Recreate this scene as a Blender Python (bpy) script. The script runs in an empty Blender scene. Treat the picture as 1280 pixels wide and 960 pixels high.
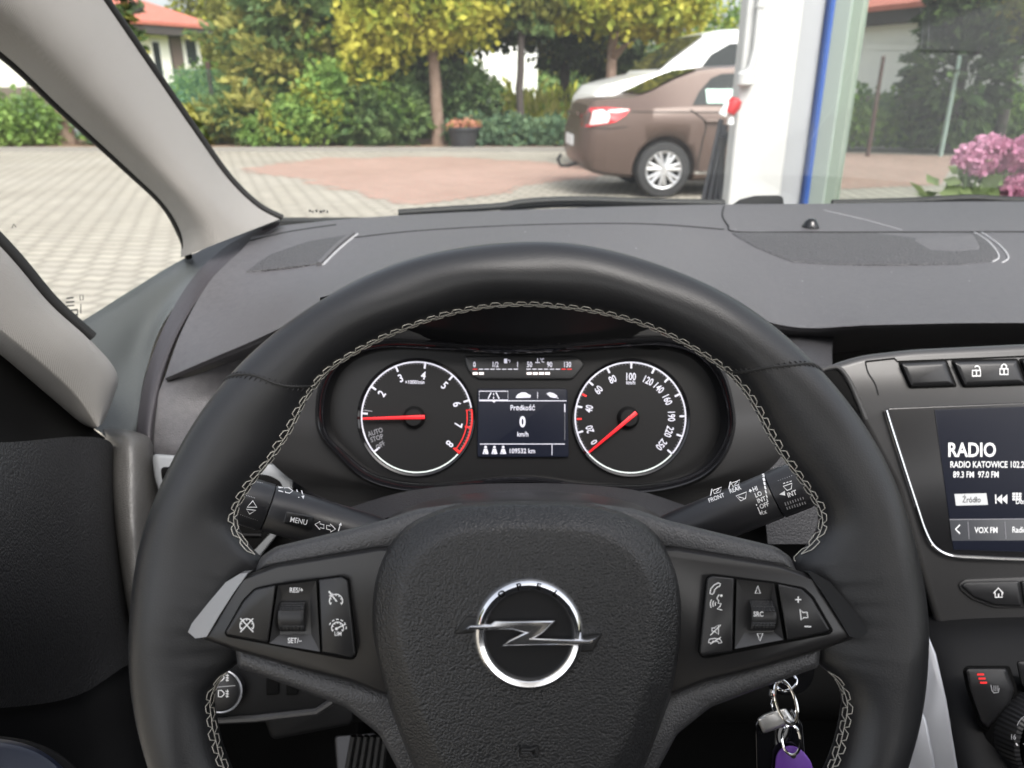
import bpy, math, random
import numpy as np
from mathutils import Vector, Matrix
random.seed(7); rng = np.random.default_rng(11)
SC = bpy.context.scene
COL = SC.collection
R = math.radians

# ------------------------------------------------------------------ camera
PITCH = R(21.3); FPX = 961.0; CAM = Vector((0, 0, 1.25))
cd = bpy.data.cameras.new('camera'); cam = bpy.data.objects.new('camera', cd); COL.objects.link(cam)
cam.location = CAM; cam.rotation_euler = (R(90) - PITCH, 0, 0)
cd.sensor_width = 36; cd.lens = FPX / 1280 * 36; cd.clip_start = 0.02; cd.clip_end = 900
cd.dof.use_dof = True; cd.dof.focus_distance = 0.455; cd.dof.aperture_fstop = 12.0
SC.camera = cam

# ------------------------------------------------------------------ sky, sun, exposure
SUN_EL, SUN_AZ = R(50), R(160)          # azimuth measured from +Y towards +X
wd = bpy.data.worlds.new('World'); SC.world = wd; wd.use_nodes = True
nt = wd.node_tree; bg = nt.nodes['Background']
sky = nt.nodes.new('ShaderNodeTexSky'); sky.sky_type = 'NISHITA'; sky.sun_disc = False
sky.sun_elevation = SUN_EL; sky.sun_rotation = SUN_AZ; sky.air_density = 1.0; sky.dust_density = 5.0; sky.ozone_density = 1.0
hs = nt.nodes.new('ShaderNodeHueSaturation'); hs.inputs['Saturation'].default_value = .35   # thin cloud
nt.links.new(sky.outputs[0], hs.inputs['Color']); nt.links.new(hs.outputs[0], bg.inputs[0]); bg.inputs[1].default_value = 0.15
sl = bpy.data.lights.new('sun', 'SUN'); sl.energy = .9; sl.angle = R(28); sl.color = (1, .96, .9)
so = bpy.data.objects.new('sun', sl); COL.objects.link(so)
sd = Vector((math.sin(SUN_AZ) * math.cos(SUN_EL), math.cos(SUN_AZ) * math.cos(SUN_EL), math.sin(SUN_EL)))
so.rotation_euler = sd.to_track_quat('Z', 'Y').to_euler(); so.location = (0, 0, 30)
SC.view_settings.view_transform = 'Standard'; SC.view_settings.look = 'None'
SC.view_settings.exposure = 1.45; SC.view_settings.gamma = 1; SC.view_settings.use_curve_mapping = False
SC.render.engine = 'CYCLES'
SC.cycles.use_denoising = True
SC.cycles.max_bounces = 10; SC.cycles.transparent_max_bounces = 16; SC.cycles.diffuse_bounces = 5
SC.cycles.sample_clamp_indirect = 6.0; SC.cycles.caustics_reflective = False; SC.cycles.caustics_refractive = False

# ------------------------------------------------------------------ photo measurements -> points in the world
FWD = Vector((0, math.cos(PITCH), -math.sin(PITCH))); RGT = Vector((1, 0, 0)); UPV = Vector((0, math.sin(PITCH), math.cos(PITCH)))
def ray(px, py): return FWD + RGT * ((px - 640) / FPX) + UPV * ((480 - py) / FPX)
def P(px, py, d): return CAM + ray(px, py) * d
def PY(px, py, Y): r = ray(px, py); return CAM + r * (Y / r.y)
def PZ(px, py, z=0.0): r = ray(px, py); return CAM + r * ((z - CAM.z) / r.z)
class Frame:
    """a plane in the car; F(px,py,w) is the point on it (raised w metres) that the photograph shows at px,py"""
    def __init__(s, px, py, d, tilt=None, yaw=0.0):
        s.o = P(px, py, d); t = PITCH if tilt is None else tilt
        n = Vector((0, -math.cos(t), math.sin(t))); n = Matrix.Rotation(yaw, 3, 'Z') @ n
        s.n = n.normalized(); s.s = d / FPX
        s.ex = Vector((0, 0, 1)).cross(s.n); s.ex = s.ex.normalized(); s.ey = s.n.cross(s.ex)
    def __call__(s, px, py, w=0.0):
        r = ray(px, py); q = s.o + s.n * w
        return CAM + r * ((q - CAM).dot(s.n) / r.dot(s.n))

# ------------------------------------------------------------------ materials
MATS = {}
def mat(name, col, rough=.5, metal=0.0, bump=None, spec=.5, emit=None, es=1.0, vary=None, coat=0.0, sheen=0.0):
    """bump=(kind, scale, strength, distance); vary=(scale, amount, second colour)"""
    if name in MATS: return MATS[name]
    m = bpy.data.materials.new(name); m.use_nodes = True; t = m.node_tree; b = t.nodes['Principled BSDF']
    b.inputs['Base Color'].default_value = (*col, 1); b.inputs['Roughness'].default_value = rough
    b.inputs['Metallic'].default_value = metal; b.inputs['Specular IOR Level'].default_value = spec
    b.inputs['Coat Weight'].default_value = coat; b.inputs['Coat Roughness'].default_value = .08
    if sheen: b.inputs['Sheen Weight'].default_value = sheen
    if emit: b.inputs['Emission Color'].default_value = (*emit, 1); b.inputs['Emission Strength'].default_value = es
    tc = t.nodes.new('ShaderNodeTexCoord')
    if vary:
        n = t.nodes.new('ShaderNodeTexNoise'); n.inputs['Scale'].default_value = vary[0]; n.inputs['Detail'].default_value = 4
        t.links.new(tc.outputs['Object'], n.inputs['Vector'])
        r = t.nodes.new('ShaderNodeValToRGB'); r.color_ramp.elements[0].position = .5 - vary[1]; r.color_ramp.elements[1].position = .5 + vary[1]
        r.color_ramp.elements[0].color = (*col, 1); r.color_ramp.elements[1].color = (*vary[2], 1)
        t.links.new(n.outputs[0], r.inputs[0]); t.links.new(r.outputs[0], b.inputs['Base Color'])
    if bump:
        k, s, st, ds = bump
        bp = t.nodes.new('ShaderNodeBump'); bp.inputs['Strength'].default_value = st; bp.inputs['Distance'].default_value = ds
        if k == 'grain':
            x = t.nodes.new('ShaderNodeTexVoronoi'); x.feature = 'SMOOTH_F1'; x.inputs['Scale'].default_value = s; x.inputs['Smoothness'].default_value = .15
            inv = t.nodes.new('ShaderNodeMath'); inv.operation = 'MULTIPLY'; inv.inputs[1].default_value = -1
            t.links.new(x.outputs['Distance'], inv.inputs[0]); out = inv.outputs[0]
        elif k == 'weave':
            x = t.nodes.new('ShaderNodeTexWave'); x.inputs['Scale'].default_value = s; x.bands_direction = 'Z'; x.inputs['Distortion'].default_value = .4
            x2 = t.nodes.new('ShaderNodeTexWave'); x2.inputs['Scale'].default_value = s * .8; x2.bands_direction = 'Y'
            t.links.new(tc.outputs['Object'], x2.inputs['Vector'])
            ad = t.nodes.new('ShaderNodeMath'); ad.operation = 'ADD'; t.links.new(x.outputs['Fac'], ad.inputs[0]); t.links.new(x2.outputs['Fac'], ad.inputs[1]); out = ad.outputs[0]
        else:
            x = t.nodes.new('ShaderNodeTexNoise'); x.inputs['Scale'].default_value = s; x.inputs['Detail'].default_value = 5; out = x.outputs[0]
        t.links.new(tc.outputs['Object'], x.inputs['Vector'])
        t.links.new(out, bp.inputs['Height']); t.links.new(bp.outputs[0], b.inputs['Normal'])
    MATS[name] = m; return m
def glass(name, tint, refl=1.0, rough=0.0, veil=0.0):
    m = bpy.data.materials.new(name); m.use_nodes = True; t = m.node_tree; t.nodes.remove(t.nodes['Principled BSDF'])
    tr = t.nodes.new('ShaderNodeBsdfTransparent'); tr.inputs[0].default_value = (*tint, 1)
    gl = t.nodes.new('ShaderNodeBsdfGlossy'); gl.inputs['Roughness'].default_value = rough; gl.inputs['Color'].default_value = (.9, .95, .92, 1)
    fr = t.nodes.new('ShaderNodeFresnel'); fr.inputs[0].default_value = 1.5
    ml = t.nodes.new('ShaderNodeMath'); ml.operation = 'MULTIPLY'; ml.inputs[1].default_value = refl; ml.use_clamp = True
    mx = t.nodes.new('ShaderNodeMixShader'); t.links.new(fr.outputs[0], ml.inputs[0]); t.links.new(ml.outputs[0], mx.inputs[0])
    if veil:   # pale haze put into the pane as a translucent share
        ds = t.nodes.new('ShaderNodeBsdfTranslucent'); ds.inputs[0].default_value = (.9, .9, .88, 1); dm = t.nodes.new('ShaderNodeMixShader'); dm.inputs[0].default_value = veil
        t.links.new(tr.outputs[0], dm.inputs[1]); t.links.new(ds.outputs[0], dm.inputs[2]); tr = dm
    t.links.new(tr.outputs[0], mx.inputs[1]); t.links.new(gl.outputs[0], mx.inputs[2]); t.links.new(mx.outputs[0], t.nodes['Material Output'].inputs[0])
    MATS[name] = m; return m

LEATHER = mat('smooth_leather', (.0125, .0128, .0142), .4, bump=('grain', 1400, .2, .00025))
GRAIN = mat('grained_leather', (.05, .05, .052), .38, bump=('grain', 1100, .75, .0004))
HUBM = mat('airbag_grain', (.0165, .0167, .0175), .36, bump=('grain', 1000, .75, .00045))
DASH = mat('dash_soft_plastic', (.060, .058, .063), .5, bump=('grain', 900, .7, .0005), vary=(170, .22, (.080, .078, .082)))
DASHLOW = mat('dash_grained_plastic', (.03, .03, .033), .5, bump=('grain', 520, .8, .0006))
SATIN = mat('satin_black_trim', (.014, .0135, .014), .3)
PANEL = mat('satin_grey_panel', (.034, .0335, .034), .36, bump=('noise', 1500, .1, .0002))
BLACK = mat('matt_black_plastic', (.006, .006, .0065), .6, spec=.2)
VOIDB = mat('black_plastic_and_shade', (.004, .004, .004), .8, spec=.1)  # shade of hollows and footwell put into the colour; also plain black parts
GLOSS = mat('gloss_black_plastic', (.006, .006, .007), .08)
BUTTON = mat('button_black', (.012, .012, .013), .38)
DOORM = mat('door_black_leather', (.016, .016, .017), .5, bump=('grain', 520, .8, .0008))
FABRIC = mat('grey_woven_trim', (.21, .20, .185), .9, bump=('weave', 300, .55, .0005), sheen=.2)
RUBBER = mat('black_rubber', (.008, .008, .008), .6)
CHROME = mat('chrome', (.85, .85, .86), .07, 1.0)
SILVER = mat('silver_painted_trim', (.5, .51, .54), .33, .6)
THREAD = mat('white_thread', (.60, .58, .52), .8)
DKTHREAD = mat('dark_thread', (.015, .015, .016), .6)
PRINT = mat('white_print', (.8, .8, .8), .5)
LIT = mat('lit_white_marking', (.3, .3, .32), .5, emit=(.86, .84, 1.0), es=.27)
LITW = mat('lit_screen_white', (.3, .3, .3), .5, emit=(1, 1, 1), es=.33)
LITDIM = mat('lit_dim_marking', (.1, .1, .1), .5, emit=(.7, .68, .8), es=.10)
LITRED = mat('lit_red_marking', (.4, .01, .01), .5, emit=(1, .03, .03), es=.3)
NEEDLE = mat('red_needle', (.6, .01, .015), .4, emit=(1, .02, .03), es=.2)
DIALF = mat('dial_face', (.006, .006, .0065), .6, spec=.25)
SCREEN = mat('dark_screen', (.003, .0035, .006), .4, spec=.15, emit=(.10, .12, .22), es=.035)
SCREENBTN = mat('screen_grey_button', (.01, .01, .012), .15, emit=(.5, .52, .58), es=.05)
SCREENLIT = mat('screen_light_button', (.2, .2, .2), .3, emit=(.9, .92, .93), es=.24)
PURPLE = mat('purple_plastic', (.14, .045, .33), .45)

# ------------------------------------------------------------------ mesh builder
def catmull(pts, n, closed=True):
    pts = [Vector(p) for p in pts]; N = len(pts); out = []
    segs = N if closed else N - 1
    for i in range(segs):
        if closed: a, b, c, d = pts[i - 1], pts[i], pts[(i + 1) % N], pts[(i + 2) % N]
        else: a, b, c, d = pts[max(i - 1, 0)], pts[i], pts[i + 1], pts[min(i + 2, N - 1)]
        for k in range(n):
            t = k / n; t2 = t * t; t3 = t2 * t
            out.append(.5 * ((2 * b) + (c - a) * t + (2 * a - 5 * b + 4 * c - d) * t2 + (3 * b - a - 3 * c + d) * t3))
    if not closed: out.append(pts[-1])
    return out
class Outline(list): pass
def rounded(pts, r, n=4):
    """round a polygon's corners with radius r (2D)"""
    out = Outline(); out.src, out.r, out.n = list(pts), r, n; N = len(pts)
    for i in range(N):
        a, b, c = Vector(pts[i - 1]), Vector(pts[i]), Vector(pts[(i + 1) % N])
        u = a - b; v = c - b; k = min(r, u.length * .45, v.length * .45)
        p = b + u.normalized() * k; q = b + v.normalized() * k
        for j in range(n + 1):
            t = j / n; out.append((1 - t) ** 2 * p + 2 * t * (1 - t) * b + t * t * q)
    for i, v in enumerate(out): out[i] = (v.x, v.y)
    return out
def mirror(pts, cx=660): return [(2 * cx - x, y) for x, y in pts][::-1]
def inset(pts, d):
    """offset a 2D polygon inwards by d"""
    N = len(pts); A = sum(pts[i - 1][0] * pts[i][1] - pts[i][0] * pts[i - 1][1] for i in range(N)); sg = 1 if A > 0 else -1
    out = []
    for i in range(N):
        a, b, c = Vector(pts[i - 1]), Vector(pts[i]), Vector(pts[(i + 1) % N])
        e1 = (b - a); e2 = (c - b)
        if e1.length < 1e-9: e1 = e2
        if e2.length < 1e-9: e2 = e1
        e1 = e1.normalized(); e2 = e2.normalized()
        n1 = Vector((-e1.y, e1.x)) * sg; n2 = Vector((-e2.y, e2.x)) * sg
        m = n1 + n2; L = m.length
        m = n1 if L < 1e-6 else m / L
        k = d / max(.35, m.dot(n1)); out.append((b.x + m.x * k, b.y + m.y * k))
    return out
GLYPH = {}
def glyphs(s, bold):
    k = (s, bold)
    if k not in GLYPH:
        c = bpy.data.curves.new('lettering', 'FONT'); c.body = s; c.offset = bold; c.resolution_u = 3
        o = bpy.data.objects.new('lettering', c); COL.objects.link(o); bpy.context.view_layer.update()
        me = bpy.data.meshes.new_from_object(o.evaluated_get(bpy.context.evaluated_depsgraph_get()))
        GLYPH[k] = ([tuple(v.co) for v in me.vertices], [tuple(p.vertices) for p in me.polygons])
        bpy.data.objects.remove(o); bpy.data.curves.remove(c); bpy.data.meshes.remove(me)
    return GLYPH[k]
class MB:
    def __init__(s): s.v = []; s.f = []; s.mi = []; s.mats = []
    def m(s, mt):
        if mt not in s.mats: s.mats.append(mt)
        return s.mats.index(mt)
    def add(s, vs, fs, mt):
        o = len(s.v); k = s.m(mt); s.v += [tuple(v) for v in vs]
        for f in fs: s.f.append(tuple(i + o for i in f)); s.mi.append(k)
    def grid(s, fn, nu, nv, mt, closeu=False, closev=False):
        vs = [fn(i / (nu if closeu else nu - 1), j / (nv if closev else nv - 1)) for i in range(nu) for j in range(nv)]
        fs = []
        for i in range(nu if closeu else nu - 1):
            for j in range(nv if closev else nv - 1):
                a = i * nv + j; b = ((i + 1) % nu) * nv + j; c = ((i + 1) % nu) * nv + (j + 1) % nv; d = i * nv + (j + 1) % nv
                fs.append((a, b, c, d))
        s.add(vs, fs, mt)
    def rings(s, rings, mt, cap0=False, cap1=False, mts=None):
        n = len(rings[0]); vs = [p for r in rings for p in r]; o = len(s.v); k = s.m(mt); s.v += [tuple(v) for v in vs]
        for i in range(len(rings) - 1):
            kk = s.m(mts[i]) if mts else k
            for j in range(n):
                s.f.append((o + i * n + j, o + i * n + (j + 1) % n, o + (i + 1) * n + (j + 1) % n, o + (i + 1) * n + j)); s.mi.append(kk)
        if cap0: s.f.append(tuple(o + j for j in range(n))[::-1]); s.mi.append(s.m(mts[0]) if mts else k)
        if cap1: s.f.append(tuple(o + (len(rings) - 1) * n + j for j in range(n))); s.mi.append(s.m(mts[-1]) if mts else k)
    def plate(s, F, pts, w0, w1, bev=1.0, mt=None, topm=None, deep=None):
        """a solid plate: outline (photo measure) from height w0 to w1 with a bevelled top edge"""
        bw = bev * F.s if deep is None else deep
        if isinstance(pts, Outline): i1, i2 = (rounded(inset(pts.src, k), max(.5, pts.r - k * .6), pts.n) for k in (bev * .35, bev))
        else: i1, i2 = inset(pts, bev * .35), inset(pts, bev)
        rs = [[F(x, y, w0) for x, y in pts], [F(x, y, w1 - bw) for x, y in pts], [F(x, y, w1 - bw * .3) for x, y in i1], [F(x, y, w1) for x, y in i2]]
        s.rings(rs, mt, cap0=True)
        o = len(s.v) - len(pts); s.f.append(tuple(range(o, o + len(pts)))); s.mi.append(s.m(topm or mt))
    def tube(s, path, r, mt, n=8, closed=False, cap=True):
        path = [Vector(p) for p in path]; N = len(path); rs = []; prev = None
        for i, p in enumerate(path):
            a = path[i - 1] if (i or closed) else p; b = path[(i + 1) % N] if (i < N - 1 or closed) else p
            t = (b - a).normalized()
            if prev is None:
                x = t.orthogonal().normalized()
            else:
                x = (prev - t * prev.dot(t)); x = x.normalized() if x.length > 1e-6 else t.orthogonal().normalized()
            prev = x; y = t.cross(x); rr = r[i] if isinstance(r, (list, tuple)) else r
            rs.append([p + x * (rr * math.cos(2 * math.pi * k / n)) + y * (rr * math.sin(2 * math.pi * k / n)) for k in range(n)])
        if closed: rs.append(rs[0])
        s.rings(rs, mt, cap0=cap and not closed, cap1=cap and not closed)
    def box(s, c, d, mt, rz=0.0):
        c = Vector(c); hx, hy, hz = d[0] / 2, d[1] / 2, d[2] / 2; M = Matrix.Rotation(rz, 3, 'Z')
        vs = [c + M @ Vector((sx * hx, sy * hy, sz * hz)) for sx in (-1, 1) for sy in (-1, 1) for sz in (-1, 1)]
        s.add(vs, [(0, 1, 3, 2), (4, 6, 7, 5), (0, 4, 5, 1), (2, 3, 7, 6), (0, 2, 6, 4), (1, 5, 7, 3)], mt)
    def lathe(s, c, axis, prof, mt, n=32, mts=None, cap=False):
        """prof: [(radius, height along axis)]"""
        c = Vector(c); ax = Vector(axis).normalized(); x = ax.orthogonal().normalized(); y = ax.cross(x)
        rs = [[c + ax * h + (x * math.cos(2 * math.pi * k / n) + y * math.sin(2 * math.pi * k / n)) * max(r, 1e-5) for k in range(n)] for r, h in prof]
        s.rings(rs, mt, cap0=cap or prof[0][0] < 1e-4, cap1=cap or prof[-1][0] < 1e-4, mts=mts)
    def stroke(s, mp, pts, w, mt, closed=False):
        """a flat printed line of width w through 2D points"""
        N = len(pts); L = []; Rr = []
        for i in range(N):
            a = pts[i - 1] if (i or closed) else pts[i]; b = pts[(i + 1) % N] if (i < N - 1 or closed) else pts[i]
            dx, dy = b[0] - a[0], b[1] - a[1]; l = math.hypot(dx, dy) or 1; nx, ny = -dy / l * w / 2, dx / l * w / 2
            L.append((pts[i][0] + nx, pts[i][1] + ny)); Rr.append((pts[i][0] - nx, pts[i][1] - ny))
        vs = [mp(*q) for q in L] + [mp(*q) for q in Rr]
        fs = [(i, (i + 1) % N, N + (i + 1) % N, N + i) for i in range(N if closed else N - 1)]
        s.add(vs, fs, mt)
    def poly(s, mp, pts, mt): s.add([mp(*q) for q in pts], [tuple(range(len(pts)))], mt)
    def disc(s, mp, cx, cy, r, mt, n=20): s.poly(mp, [(cx + r * math.cos(2 * math.pi * k / n), cy + r * math.sin(2 * math.pi * k / n)) for k in range(n)], mt)
    def arc(s, mp, cx, cy, r, a0, a1, w, mt, n=24):
        s.stroke(mp, [(cx + r * math.cos(R(a0 + (a1 - a0) * k / n)), cy - r * math.sin(R(a0 + (a1 - a0) * k / n))) for k in range(n + 1)], w, mt)
    def text(s, mp, st, cx, cy, h, mt, sx=.82, rot=0.0, anchor='C', bold=.012):
        vs, fs = glyphs(st, bold); k = h / .69
        x0 = min(v[0] for v in vs); x1 = max(v[0] for v in vs); ox = {'C': (x0 + x1) / 2, 'L': x0, 'R': x1}[anchor]
        c, sn = math.cos(rot), math.sin(rot)
        out = []
        for x, y, z in vs:
            X = (x - ox) * k * sx; Y = -(y - .35) * k
            out.append(mp(cx + X * c - Y * sn, cy + X * sn + Y * c))
        s.add(out, fs, mt)
    def build(s, name, parent=None, smooth=True, angle=40):
        me = bpy.data.meshes.new(name); me.from_pydata(s.v, [], s.f)
        for mt in s.mats: me.materials.append(mt)
        me.polygons.foreach_set('material_index', s.mi)
        me.update()
        if smooth:
            me.polygons.foreach_set('use_smooth', [len(f) < 5 for f in s.f]); me.set_sharp_from_angle(angle=R(angle))
        o = bpy.data.objects.new(name, me); COL.objects.link(o)
        if parent:
            o.parent = parent
            o.matrix_parent_inverse = Matrix.Translation(-parent.location) if parent.type == 'EMPTY' else Matrix.Identity(4)
        return o
def thing(name, label, cat, loc, group=None):
    o = bpy.data.objects.new(name, None); COL.objects.link(o); o.location = loc; o.empty_display_size = .05
    o['label'] = label; o['category'] = cat
    if group: o['group'] = group
    return o
def tag(o, label=None, cat=None, group=None, kind=None):
    for k, v in (('label', label), ('category', cat), ('group', group), ('kind', kind)):
        if v: o[k] = v
    return o
def lerp(a, b, t): return a + (b - a) * t
def patch(mb, rows, nu, nv, mt, thick=None):
    """smooth sheet through a net of measured (px,py,depth) points; thick closes it into a solid"""
    cols = [catmull([Vector(p) for p in r], nv, False) for r in rows]
    n = len(cols[0]); lines = [catmull([c[j] for c in cols], nu, False) for j in range(n)]
    m = len(lines[0]); pts = [[P(*lines[j][i]) for j in range(n)] for i in range(m)]
    mb.grid(lambda u, v: pts[round(u * (m - 1))][round(v * (n - 1))], m, n, mt)
    return pts
# ================================================================== ground
def XH(px, Y): return (px - 640) / FPX * math.cos(PITCH) * Y
def paver(name, c1, c2, joint, scale, bw, bh):
    m = bpy.data.materials.new(name); m.use_nodes = True; t = m.node_tree; b = t.nodes['Principled BSDF']; b.inputs['Roughness'].default_value = .85
    tc = t.nodes.new('ShaderNodeTexCoord'); br = t.nodes.new('ShaderNodeTexBrick'); mp = t.nodes.new('ShaderNodeMapping'); mp.inputs['Rotation'].default_value = (0, 0, R(12))
    br.inputs['Color1'].default_value = (*c1, 1); br.inputs['Color2'].default_value = (*c2, 1); br.inputs['Mortar'].default_value = (*joint, 1)
    br.inputs['Scale'].default_value = scale; br.inputs['Mortar Size'].default_value = .03; br.inputs['Mortar Smooth'].default_value = .3; br.inputs['Brick Width'].default_value = bw; br.inputs['Row Height'].default_value = bh
    nz = t.nodes.new('ShaderNodeTexNoise'); nz.inputs['Scale'].default_value = .6; nz.inputs['Detail'].default_value = 6
    # wavy joints of interlocking stones
    wv = t.nodes.new('ShaderNodeTexNoise'); wv.inputs['Scale'].default_value = 9; vm = t.nodes.new('ShaderNodeVectorMath'); vm.operation = 'SCALE'; vm.inputs['Scale'].default_value = .05
    va = t.nodes.new('ShaderNodeVectorMath'); t.links.new(tc.outputs['Object'], wv.inputs['Vector']); t.links.new(wv.outputs['Color'], vm.inputs[0]); t.links.new(tc.outputs['Object'], va.inputs[0]); t.links.new(vm.outputs[0], va.inputs[1])
    t.links.new(va.outputs[0], mp.inputs[0]); t.links.new(mp.outputs[0], br.inputs['Vector']); t.links.new(tc.outputs['Object'], nz.inputs['Vector'])
    mx = t.nodes.new('ShaderNodeMix'); mx.data_type = 'RGBA'; mx.blend_type = 'MULTIPLY'; mx.inputs[0].default_value = .55
    cr = t.nodes.new('ShaderNodeValToRGB'); cr.color_ramp.elements[0].position = .3; cr.color_ramp.elements[0].color = (.72, .70, .66, 1); cr.color_ramp.elements[1].position = .7
    t.links.new(nz.outputs[0], cr.inputs[0]); t.links.new(br.outputs['Color'], mx.inputs[6]); t.links.new(cr.outputs[0], mx.inputs[7]); t.links.new(mx.outputs[2], b.inputs['Base Color'])
    bp = t.nodes.new('ShaderNodeBump'); bp.inputs['Strength'].default_value = .6; bp.inputs['Distance'].default_value = .01; bp.invert = True
    t.links.new(br.outputs['Fac'], bp.inputs['Height']); t.links.new(bp.outputs[0], b.inputs['Normal']); return m
PAVE = paver('grey_concrete_pavers', (.37, .345, .29), (.315, .293, .25), (.235, .216, .182), 1.0, .21, .165)
PAVERED = paver('red_concrete_pavers', (.42, .25, .205), (.34, .19, .155), (.28, .215, .175), 1.0, .22, .11)
SOIL = mat('bark_mulch', (.16, .09, .055), .95, bump=('noise', 20, 1, .03), vary=(6, .2, (.26, .18, .11)))
GRASSM = mat('meadow_ground', (.10, .14, .03), .9, vary=(1.2, .25, (.22, .22, .06)))
CONC = mat('kerb_concrete', (.22, .21, .19), .85, bump=('noise', 40, .3, .004))
def sheet(name, pts, z, mt, kind='structure'):
    b = MB(); b.add([(x, y, z) for x, y in pts], [tuple(range(len(pts)))], mt); return tag(b.build(name, None, False), kind=kind)
sheet('ground', [(-300, -300), (300, -300), (300, 600), (-300, 600)], -.004, GRASSM)
sheet('paved_yard', [(-9.8, -40), (40, -40), (40, 15.95), (-30, 15.95), (-30, 15.9), (-9.8, 15.9)], 0, PAVE)
b = MB(); b.add([(-30, -40, 0), (-9.8, -40, 0), (-9.8, 15.9, 0), (-30, 15.9, 0)], [(0, 1, 2, 3)], PAVE); tag(b.build('yard_paving'), kind='structure')
def gp(px, py): v = PZ(px, py); return (v.x, v.y)
def red_stones(poly):
    # single red stones laid in the grey ones: a stepped edge with a few strays
    b = MB(); ca, sa = math.cos(R(-12)), math.sin(R(-12)); rn = random.Random(5); N = len(poly)
    def inside(x, y):
        c = False
        for i in range(N):
            (x0, y0), (x1, y1) = poly[i - 1], poly[i]
            if (y0 > y) != (y1 > y) and x < (x1 - x0) * (y - y0) / (y1 - y0) + x0: c = not c
        return c
    xs, ys = [p[0] for p in poly], [p[1] for p in poly]; cx, cy = sum(xs) / N, sum(ys) / N; rad = max(max(xs) - min(xs), max(ys) - min(ys))
    for j in range(int(-rad / .165), int(rad / .165)):
        for i in range(int(-rad / .21), int(rad / .21)):
            u0, v0 = i * .21 + (.105 if j % 2 else 0), j * .165; q = [(cx + u * ca - v * sa, cy + u * sa + v * ca) for u, v in ((u0, v0), (u0 + .21, v0), (u0 + .21, v0 + .165), (u0, v0 + .165))]
            mx_, my_ = (q[0][0] + q[2][0]) / 2 + rn.uniform(-.12, .12), (q[0][1] + q[2][1]) / 2 + rn.uniform(-.12, .12)
            if inside(mx_, my_): b.add([(x, y, .004) for x, y in q], [(0, 1, 2, 3)], PAVERED)
    return tag(b.build('red_paving', None, False), kind='structure')
red_stones([gp(296, 212), gp(400, 198), gp(560, 196), gp(690, 203), gp(790, 213), gp(690, 229), gp(590, 247), gp(545, 255), gp(500, 255), gp(400, 230)])
b = MB()
for k in range(40): b.box((-25 + k * 1.005, 16.0, .01), (1.0, .12, .14), CONC)
tag(b.build('kerb'), kind='structure')
sheet('planting_bed', [(-25, 16.06), (14, 16.06), (14, 19.0), (-25, 19.0)], .05, SOIL)
ASPH = mat('side_road_asphalt', (.20, .20, .20), .9)
sheet('side_road', [(-40, 20.4), (-9, 20.4), (-9, 24.5), (-40, 24.5)], .008, ASPH)
sheet('grass_verge', [(-40, 24.6), (-7, 24.6), (-7, 31), (-40, 31)], .012, mat('verge_grass', (.20, .25, .05), .9, vary=(2, .2, (.3, .33, .08))))

# ================================================================== foliage
def leafmat(name, c, c2, tr=.35):
    m = bpy.data.materials.new(name); m.use_nodes = True; t = m.node_tree; b = t.nodes['Principled BSDF']; b.inputs['Roughness'].default_value = .6; b.inputs['Specular IOR Level'].default_value = .25
    tc = t.nodes.new('ShaderNodeTexCoord'); n = t.nodes.new('ShaderNodeTexNoise'); n.inputs['Scale'].default_value = 3.2; n.inputs['Detail'].default_value = 3
    r = t.nodes.new('ShaderNodeValToRGB'); r.color_ramp.elements[0].position = .36; r.color_ramp.elements[1].position = .64; r.color_ramp.elements[0].color = (*c, 1); r.color_ramp.elements[1].color = (*c2, 1)
    t.links.new(tc.outputs['Object'], n.inputs['Vector']); t.links.new(n.outputs[0], r.inputs[0]); t.links.new(r.outputs[0], b.inputs['Base Color'])
    ts = t.nodes.new('ShaderNodeBsdfTranslucent'); t.links.new(r.outputs[0], ts.inputs[0]); mx = t.nodes.new('ShaderNodeMixShader'); mx.inputs[0].default_value = tr
    t.links.new(b.outputs[0], mx.inputs[1]); t.links.new(ts.outputs[0], mx.inputs[2]); t.links.new(mx.outputs[0], t.nodes['Material Output'].inputs[0]); return m
L_YEL = leafmat('golden_thuja_leaves', (.42, .41, .05), (.58, .54, .10)); L_YG = leafmat('yellow_green_leaves', (.22, .28, .04), (.42, .42, .06))
L_GRN = leafmat('fresh_green_leaves', (.13, .24, .05), (.24, .36, .09)); L_JUN = leafmat('juniper_green', (.09, .16, .06), (.18, .26, .09))
L_DRK = leafmat('dark_conifer_green', (.03, .05, .022), (.06, .09, .035), .2); L_OLV = leafmat('olive_conifer', (.14, .16, .035), (.25, .25, .06)); L_TIP = leafmat('golden_tips', (.33, .33, .08), (.46, .43, .13))
L_TEAL = leafmat('blue_green_ground_cover', (.08, .15, .09), (.15, .23, .12))
BARK = mat('brown_bark', (.16, .105, .075), .9, bump=('noise', 25, 1, .02), vary=(9, .25, (.25, .18, .14))); BARKD = mat('dark_bark', (.055, .045, .04), .9, bump=('noise', 25, 1, .02))
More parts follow.
